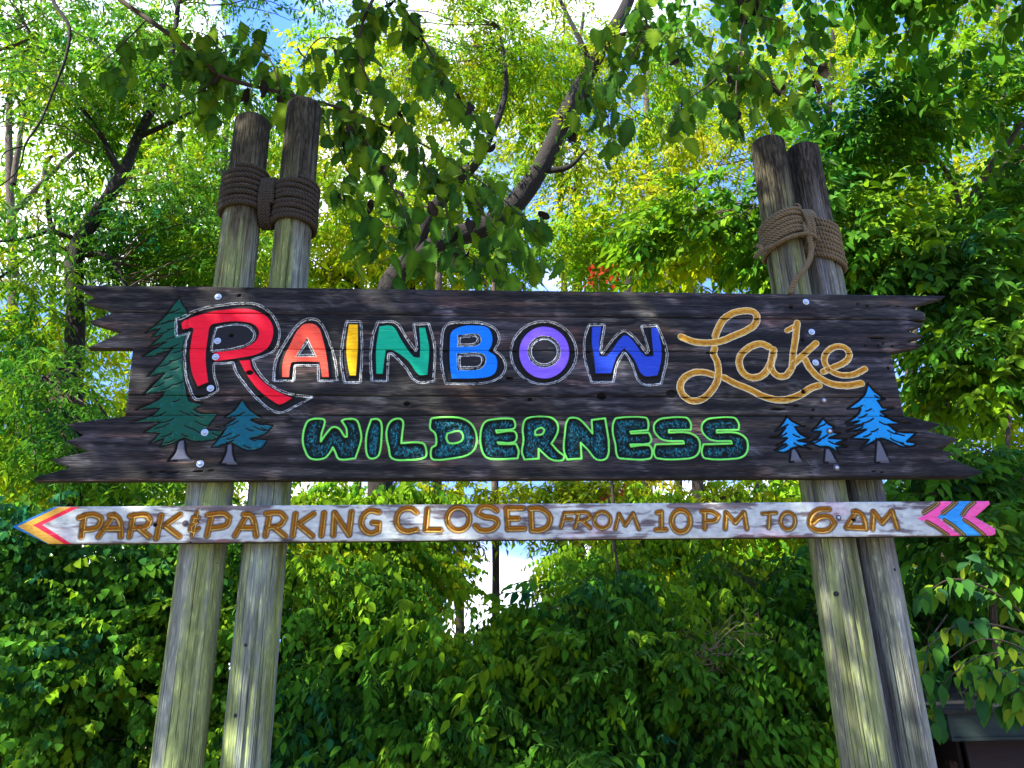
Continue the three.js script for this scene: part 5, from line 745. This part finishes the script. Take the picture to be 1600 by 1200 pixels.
{
  const trunkX = -6.4, base = V(trunkX, 0, -3.4), r = makeRandom(71);
  const g = thing('basswood_tree', 'tree on the left whose large toothed leaves hang over the left and middle posts', 'tree', base);
  const seg = (list, n, sides, name, m = bark) => { const [p, q] = splineR(list, n); return mesh(name, tube(p, q, sides, 0.14, 3).translate(-base.x, 0, -base.z), m, g); };
  seg([[V(trunkX, -0.1, -3.4), 0.28], [V(trunkX + 0.1, 3, -3.3), 0.24], [V(trunkX + 0.4, 5.6, -3.1), 0.19], [V(trunkX + 1.2, 7.6, -2.6), 0.13], [V(trunkX + 2.4, 9, -1.8), 0.06]], 40, 14, 'trunk');
  seg([[V(trunkX + 0.35, 5.4, -3.1), 0.10], [V(-5.4, 7.2, -4.2), 0.07], [V(-4.0, 7.6, -5.2), 0.045], [at(120, -110, 5.6), 0.03], [at(188, 0, 5.5), 0.024]], 30, 9, 'limb');
  seg([[V(trunkX + 1.0, 7.2, -2.8), 0.09], [V(-3.6, 8.8, -4.0), 0.06], [V(-1.8, 8.4, -5.0), 0.04], [at(600, -40, 5.4), 0.018]], 24, 9, 'limb');
  seg([[V(trunkX + 0.9, 6.9, -2.9), 0.09], [V(-3.8, 8.3, -1.6), 0.06], [V(-1.6, 8.5, -1.2), 0.03]], 20, 9, 'limb');
  leafyBranch(g, base, [
    { main: true, pts: [[188, 0, 5.5, 0.024], [300, 80, 5.5, 0.020], [345, 118, 5.5, 0.018], [440, 145, 5.45, 0.015], [540, 172, 5.4, 0.012], [640, 215, 5.4, 0.009], [720, 262, 5.4, 0.007], [790, 315, 5.4, 0.005], [850, 375, 5.4, 0.003]] },
    { pts: [[600, -40, 5.4, 0.018], [560, 70, 5.3, 0.012], [590, 150, 5.3, 0.008], [640, 200, 5.3, 0.004]] }, { pts: [[600, -40, 5.4, 0.014], [660, 60, 5.4, 0.010], [715, 150, 5.4, 0.006], [760, 210, 5.4, 0.003]] },
    { pts: [[540, 172, 5.4, 0.010], [590, 250, 5.3, 0.008], [630, 330, 5.3, 0.006], [655, 420, 5.3, 0.003]] }, { pts: [[540, 172, 5.4, 0.009], [530, 230, 5.5, 0.006], [560, 300, 5.5, 0.004], [590, 390, 5.5, 0.003]] },
    { pts: [[640, 215, 5.4, 0.008], [690, 310, 5.3, 0.006], [720, 390, 5.3, 0.004], [790, 430, 5.3, 0.003]] }, { pts: [[720, 262, 5.4, 0.006], [760, 340, 5.3, 0.005], [830, 410, 5.3, 0.003]] },
    { pts: [[345, 118, 5.5, 0.010], [330, 60, 5.5, 0.006], [250, 40, 5.5, 0.003]] }, { pts: [[345, 118, 5.5, 0.008], [300, 150, 5.5, 0.005], [270, 165, 5.5, 0.003]], shadedShare: 0 }, { pts: [[440, 145, 5.45, 0.008], [420, 90, 5.4, 0.006], [370, 40, 5.4, 0.003]] }, { pts: [[560, 70, 5.3, 0.008], [500, 60, 5.3, 0.006], [470, 100, 5.3, 0.003]] },
    { pts: [[230, 30, 5.5, 0.008], [180, 80, 5.5, 0.005], [145, 110, 5.5, 0.003]], shadedShare: 0 },
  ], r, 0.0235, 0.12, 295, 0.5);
  crown({ parent: g, kind: 'big', seed: 77, gaps: -0.06, freq: 0.6, colours: { mid: 6, lime: 3, deep: 3 }, front: 1.5, part: 'crown', blobs: [{ c: V(-4.6, 8.0, -1.4), r: V(3.0, 1.5, 2.0), n: 500 }, { c: V(-1.8, 8.6, -1.8), r: V(2.2, 1.1, 1.8), n: 330 }, { c: V(-7.4, 7.2, -2.6), r: V(2.2, 1.9, 2.4), n: 280 }, { c: V(-2.6, 9.3, -4.6), r: V(2.4, 0.9, 1.4), n: 160 }, { c: V(-4.4, 8.7, -3.4), r: V(2.3, 1.0, 1.2), n: 300 }, { c: V(-1.5, 9.0, -3.4), r: V(2.0, 0.9, 1.2), n: 230 }] });  // unseen crown, blobs placed toward the sun to shade sign and hanging leaves
}
{
  const base = V(6.4, 0, -6.0), r = makeRandom(83);
  const g = thing('basswood_tree', 'tree on the right whose large toothed leaves hang above the right pair of posts', 'tree', base);
  const seg = (list, n, sides, name) => { const [p, q] = splineR(list, n); return mesh(name, tube(p, q, sides, 0.14, 8).translate(-base.x, 0, -base.z), bark, g); };
  seg([[V(6.4, -0.1, -6.0), 0.24], [V(6.3, 3, -6.0), 0.2], [V(5.9, 6.4, -5.8), 0.16], [V(4.9, 8.6, -5.5), 0.09], [V(4.2, 10, -5.2), 0.05]], 36, 14, 'trunk');
  seg([[V(5.6, 7.2, -5.7), 0.07], [V(3.6, 8.0, -5.6), 0.05], [V(2.2, 7.6, -5.5), 0.035], [at(1175, -60, 5.4), 0.02]], 24, 9, 'limb');
  seg([[V(2.9, 7.85, -5.55), 0.04], [V(1.4, 7.9, -5.5), 0.028], [at(985, -50, 5.4), 0.014]], 18, 8, 'limb');
  leafyBranch(g, base, [
    { main: true, pts: [[1175, -60, 5.4, 0.018], [1166, 20, 5.4, 0.013], [1158, 80, 5.4, 0.010], [1190, 120, 5.4, 0.007], [1250, 165, 5.4, 0.004]] }, { pts: [[1158, 80, 5.4, 0.008], [1110, 130, 5.35, 0.006], [1060, 170, 5.3, 0.004], [1045, 205, 5.3, 0.003]] }, { pts: [[1166, 20, 5.4, 0.008], [1230, 40, 5.4, 0.006], [1265, 100, 5.4, 0.004], [1280, 165, 5.4, 0.003]] },
    { pts: [[985, -50, 5.4, 0.012], [1010, 40, 5.4, 0.009], [975, 110, 5.4, 0.006], [950, 190, 5.4, 0.004], [965, 240, 5.4, 0.003]] }, { pts: [[1010, 40, 5.4, 0.007], [940, 70, 5.35, 0.005], [920, 130, 5.35, 0.003], [890, 200, 5.35, 0.002]] }, { pts: [[1010, 40, 5.4, 0.007], [1060, 60, 5.4, 0.005], [1100, 40, 5.4, 0.003]] }, { pts: [[1158, 80, 5.4, 0.007], [1150, 150, 5.4, 0.005], [1160, 195, 5.4, 0.003]] },
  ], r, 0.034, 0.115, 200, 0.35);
  crown({ parent: g, kind: 'big', seed: 87, gaps: -0.02, freq: 0.6, colours: { mid: 6, lime: 3, deep: 3 }, front: -1.5, blobs: [{ c: V(2.6, 8.9, -5.4), r: V(2.6, 1.1, 1.8), n: 320 }, { c: V(5.6, 8.3, -5.6), r: V(2.0, 1.8, 2.0), n: 340 }] });
}
// the bare looping vine in the upper left corner
{
  const base = foot(-60, 6.4), g = thing('hanging_vine', 'thin dark bare vine looping down through the upper left corner', 'vine', base);
  const v = (list, s) => { const [p, q] = splineR(stem(list), 40); mesh('stem', tube(p, q, s, 0.12, 2).translate(-base.x, -base.y, -base.z), darkBark, g); };
  v([[70, -60, 6.3, 0.022], [82, 0, 6.3, 0.020], [108, 42, 6.3, 0.019], [104, 85, 6.3, 0.015], [82, 145, 6.3, 0.012], [62, 192, 6.3, 0.011], [40, 225, 6.3, 0.010], [30, 262, 6.3, 0.008], [0, 290, 6.3, 0.006], [-40, 300, 6.3, 0.004]], 8);
  v([[35, 228, 6.3, 0.009], [8, 238, 6.3, 0.007], [2, 252, 6.3, 0.005], [14, 272, 6.3, 0.003]], 6); v([[92, 110, 6.3, 0.006], [60, 112, 6.3, 0.004], [-20, 108, 6.3, 0.003]], 5); v([[108, 45, 6.3, 0.009], [150, 70, 6.3, 0.006], [200, 130, 6.3, 0.004], [240, 180, 6.3, 0.003]], 5); v([[86, 130, 6.3, 0.005], [40, 155, 6.3, 0.004], [-20, 165, 6.3, 0.003]], 5); v([[-20, 30, 6.4, 0.004], [40, 90, 6.4, 0.004], [130, 150, 6.4, 0.003], [160, 190, 6.4, 0.002]], 4);
}
// fresh shrub by the shed with leaves one can tell apart
{
  const base = foot(1560, 5.6), g = thing('shrub', 'bright fresh-leaved shrub hanging over the low shed in the lower right corner', 'shrub', base, 0), r = makeRandom(97);
  const lf = [0, 1, 2, 3].map((k) => { const out = { pos: [], col: [], idx: [] }, rr = makeRandom(400 + k); leafPart(out, 0.125, 0.062, { widest: 0.4, fold: 0.2 + rr() * 0.2, droop: 0.12 + rr() * 0.25, low: false }, new THREE.Matrix4(), [1, 1, 1]); const q = geo(out.pos, null, out.idx); q.setAttribute('color', new THREE.Float32BufferAttribute(out.col, 3)); return q; });
  const mats = [[0.060, 0.200, 0.016], [0.10, 0.26, 0.016], [0.040, 0.145, 0.024], [0.20, 0.30, 0.014], [0.03, 0.12, 0.03]].map(bigMat); let n = 0;
  const twig = (list) => { const ctrl = stem(list), [p, q] = splineR(ctrl, 26); mesh('branch', tube(p, q, 5).translate(-base.x, -base.y, -base.z), shoot, g); for (let i = 4; i <= 26; i++) for (const s of [-1, 1]) { if (n > 298 || r() < 0.3) continue; const d = p[i].clone().sub(p[i - 1]).normalize(), side = d.clone().cross(V(0, 1, 0)).normalize().multiplyScalar(s), x = d.clone().multiplyScalar(0.5).add(side.multiplyScalar(0.6)).add(V(r.gauss() * 0.3, -0.75 + r.gauss() * 0.3, r.gauss() * 0.3)).normalize(), y = V(r.gauss() * 0.4, 0.8, 0.6 + r.gauss() * 0.4); y.addScaledVector(x, -y.dot(x)).normalize(); const m = mesh('leaf', r.pick(lf), r.pick(mats), g); m.position.copy(p[i]).sub(base).add(V(r.gauss() * 0.035, r.gauss() * 0.035 - 0.01, r.gauss() * 0.05)); m.quaternion.setFromRotationMatrix(new THREE.Matrix4().makeBasis(x, y, x.clone().cross(y))); m.scale.setScalar(r.range(0.6, 1.4)); n++; } };
  const root = [1600, 1180];
  twig([[1640, 1000, 5.9, 0.012], [1560, 930, 5.8, 0.010], [1490, 905, 5.7, 0.006], [1440, 930, 5.6, 0.003]]); twig([[1650, 1010, 5.9, 0.010], [1570, 980, 5.7, 0.008], [1500, 975, 5.6, 0.005], [1450, 1010, 5.5, 0.003]]); twig([[1640, 1040, 5.8, 0.010], [1580, 1020, 5.6, 0.007], [1520, 1030, 5.5, 0.005], [1470, 1070, 5.5, 0.003]]); twig([[1650, 980, 6.0, 0.010], [1600, 930, 5.9, 0.007], [1550, 890, 5.8, 0.004], [1520, 870, 5.8, 0.003]]); twig([[1650, 1060, 5.6, 0.008], [1600, 1045, 5.5, 0.006], [1560, 1060, 5.4, 0.004], [1530, 1085, 5.4, 0.002]]); twig([[1480, 960, 5.8, 0.006], [1450, 1010, 5.6, 0.005], [1445, 1070, 5.5, 0.004], [1465, 1120, 5.5, 0.002]]); twig([[1660, 1100, 5.5, 0.006], [1620, 1080, 5.4, 0.005], [1590, 1085, 5.4, 0.003], [1570, 1100, 5.4, 0.002]]); twig([[1640, 930, 6.1, 0.006], [1600, 880, 6.0, 0.005], [1560, 850, 6.0, 0.003]]);
  twig([[1650, 1120, 5.5, 0.008], [1600, 1070, 5.4, 0.006], [1550, 1050, 5.35, 0.004], [1500, 1085, 5.35, 0.003]]); twig([[1640, 1060, 5.5, 0.008], [1590, 1010, 5.4, 0.006], [1530, 1000, 5.35, 0.004], [1480, 1030, 5.35, 0.003]]);
  const [p, q] = splineR([[foot(1640, 6.0), 0.03], [at(1650, 1120, 6.0), 0.022], [at(1645, 1000, 6.0), 0.014], [at(1640, 900, 6.0), 0.006]], 16); mesh('stem', tube(p, q, 7).translate(-base.x, -base.y, -base.z), shoot, g);
}
// the low dark shed in the corner
{
  const c = at(1475, 1130, 6.3), y = at(1540, 1130, 6.3).y, base = V(c.x + 1.3, 0, c.z - 0.8), g = thing('shed', 'low dark shed with a dark green eave board in the lower right corner', 'shed', base, 0.05);
  const pl = (r, gg, b, s) => new THREE.MeshStandardMaterial({ roughness: 0.75, map: dataTex(256, 128, (i, j) => { const v = 0.8 + 0.35 * fbm(i / 60, j / 3, s, 3) + 0.3 * sstep(0.25, 0.5, fbm(i / 22, j / 16, s + 3, 3)); return [r * v, gg * v, b * v]; }, true), bumpMap: grainBump, bumpScale: 0.002 });
  const green = pl(0.10, 0.20, 0.18, 1), brown = pl(0.20, 0.13, 0.12, 4), roofM = pl(0.07, 0.065, 0.06, 8), hip = (w, h, d) => new THREE.BoxGeometry(w, h, d);
  const W = 2.7, D = 1.6; const put = (name, w, h, d, x, yy, z, m, p = g) => { const o = mesh(name, hip(w, h, d), m, p); o.position.set(x, yy, z); return o; };
  put('eave_board', W, 0.17, 0.035, 0, y, D / 2, green); put('drip_edge', W + 0.02, 0.022, 0.05, 0, y - 0.098, D / 2 + 0.012, green);
  for (let k = 0; k < 6; k++) put('wall_board', W - 0.36, 0.195, 0.03, 0.03, y - 0.22 - k * 0.2, D / 2 - 0.2 + (k % 2) * 0.003, brown);
  for (const s of [-1, 1]) put('wall', 0.03, y - 0.1, D - 0.5, s * (W / 2 - 0.17) + 0.03, (y - 0.1) / 2, -0.02, brown); put('wall', W - 0.36, y - 0.1, 0.03, 0.03, (y - 0.1) / 2, -D / 2 + 0.2, brown);
  put('soffit', W, 0.02, D, 0, y - 0.075, -0.02, green);
  for (let k = 0; k < 7; k++) { const o = put('shingle_row', W + 0.06, 0.022, 0.28, 0, y + 0.10 + k * 0.028, D / 2 - 0.10 - k * 0.22, roofM); o.rotation.x = 0.12; }
}
// pale lamp post far behind the leaves on the left edge
{
  const base = foot(52, 13.0), g = thing('lamp_post', 'pale grey lamp post with a bowl lamp, glimpsed through leaves at the left edge', 'lamp post', base), m = new THREE.MeshStandardMaterial({ color: new THREE.Color(0.42, 0.46, 0.42), roughness: 0.6 }), top = at(52, 270, 13.0).y;
  mesh('pole', new THREE.CylinderGeometry(0.07, 0.10, top + 0.1, 14).translate(0, (top - 0.1) / 2, 0), m, g);
  const h = at(15, 447, 13.0).sub(base), arm = mesh('bracket', tube([V(0, h.y + 0.12, 0), V(h.x * 0.5, h.y + 0.22, 0), V(h.x, h.y + 0.12, 0)], [0.03, 0.025, 0.025], 8), m, g);
  const bowl = mesh('lamp_bowl', new THREE.LatheGeometry([[0.001, -0.09], [0.12, -0.08], [0.21, -0.04], [0.24, 0.02], [0.22, 0.05], [0.1, 0.09], [0.03, 0.12]].map(([x, y]) => new THREE.Vector2(x, y)), 24), new THREE.MeshStandardMaterial({ color: new THREE.Color(0.62, 0.55, 0.40), roughness: 0.4 }), g); bowl.position.copy(h);
}
// red leaves
{
  const build = (label, px, py, d, spots, size, name, cat) => { const base = foot(px, d), g = thing(name, label, cat, base), r = makeRandom(px), out = [0, 1].map((k) => { const o = { pos: [], col: [], idx: [] }; leafPart(o, size, size * 0.5, { widest: 0.42, fold: 0.3, droop: 0.2, low: false }, new THREE.Matrix4(), [1, 1, 1]); const q = geo(o.pos, null, o.idx); q.setAttribute('color', new THREE.Float32BufferAttribute(o.col, 3)); return q; }), m = [bigMat([0.50, 0.022, 0.010]), bigMat([0.36, 0.05, 0.012])], c = at(px, py, d);
    const [p, q] = splineR([[base.clone(), 0.03], [base.clone().lerp(c, 0.5).add(V(0.1, 0.3, 0)), 0.02], [c, 0.006]], 20); mesh('stem', tube(p, q, 6).translate(-base.x, -base.y, -base.z), shoot, g);
    for (const [x, y, rad, n] of spots) for (let k = 0; k < n; k++) { const o = mesh('leaf', r.pick(out), r.pick(m), g), t = at(x + r.gauss() * rad, y + r.gauss() * rad, d).add(V(0, 0, r.gauss() * 0.12)); o.position.copy(t).sub(base); o.rotation.set(r.range(0, 6), r.range(0, 6), r.range(-1.6, -0.2)); o.scale.setScalar(r.range(0.7, 1.2)); } };
  build('sapling with scarlet autumn leaves just above the middle of the sign', 935, 432, 8.6, [[930, 425, 12, 16], [955, 430, 12, 16], [925, 440, 8, 8]], 0.085, 'red_sapling', 'sapling');
  build('creeper with two small scarlet leaf tufts in the gap between the boards', 950, 775, 7.6, [[946, 776, 4, 9], [971, 763, 3, 6]], 0.06, 'red_creeper', 'creeper');
}

// a tangle of dry twigs in the hedge
{
  const base = foot(1110, 6.5), g = thing('dry_brush', 'tangle of bare pale twigs in the hedge left of the right posts', 'brush', base), r = makeRandom(611), m = new THREE.MeshStandardMaterial({ color: new THREE.Color(0.30, 0.20, 0.13), roughness: 0.9 });
  const [sp, sr] = splineR([[base.clone().add(V(0, 0.05, 0)), 0.016], [at(1120, 1120, 6.5), 0.012], [at(1110, 1020, 6.4), 0.006]], 14); mesh('stem', tube(sp, sr, 6).translate(-base.x, -base.y, -base.z), m, g);
  for (let k = 0; k < 46; k++) { const a = at(1110 + r.gauss() * 30, 1030 + r.gauss() * 24, 6.4 + r.gauss() * 0.12), d = V(r.range(-0.5, 0.9), r.range(-0.2, 0.5), r.gauss() * 0.2).normalize(), L = r.range(0.15, 0.5), e = a.clone().addScaledVector(d, L), mid = a.clone().lerp(e, 0.55).add(V(0, r.range(0.02, 0.09), 0)); mesh('twig', tube(spline([a, mid, e.add(V(0, -r.range(0, 0.08), 0))], 6), r.range(0.0016, 0.0032), 4).translate(-base.x, -base.y, -base.z), m, g); }
}
shrub('dense shrub behind the low shed at the right edge', 1570, 8.4, 'oval', { mid: 6, lime: 5, deep: 2, yellow: 1 }, [[1560, 960, 8.4, 130, 110, 0.6, 230], [1500, 1060, 8.0, 100, 70, 0.5, 110], [1640, 1050, 8.2, 110, 110, 0.5, 150]], 312);
renderer.render(scene, camera);
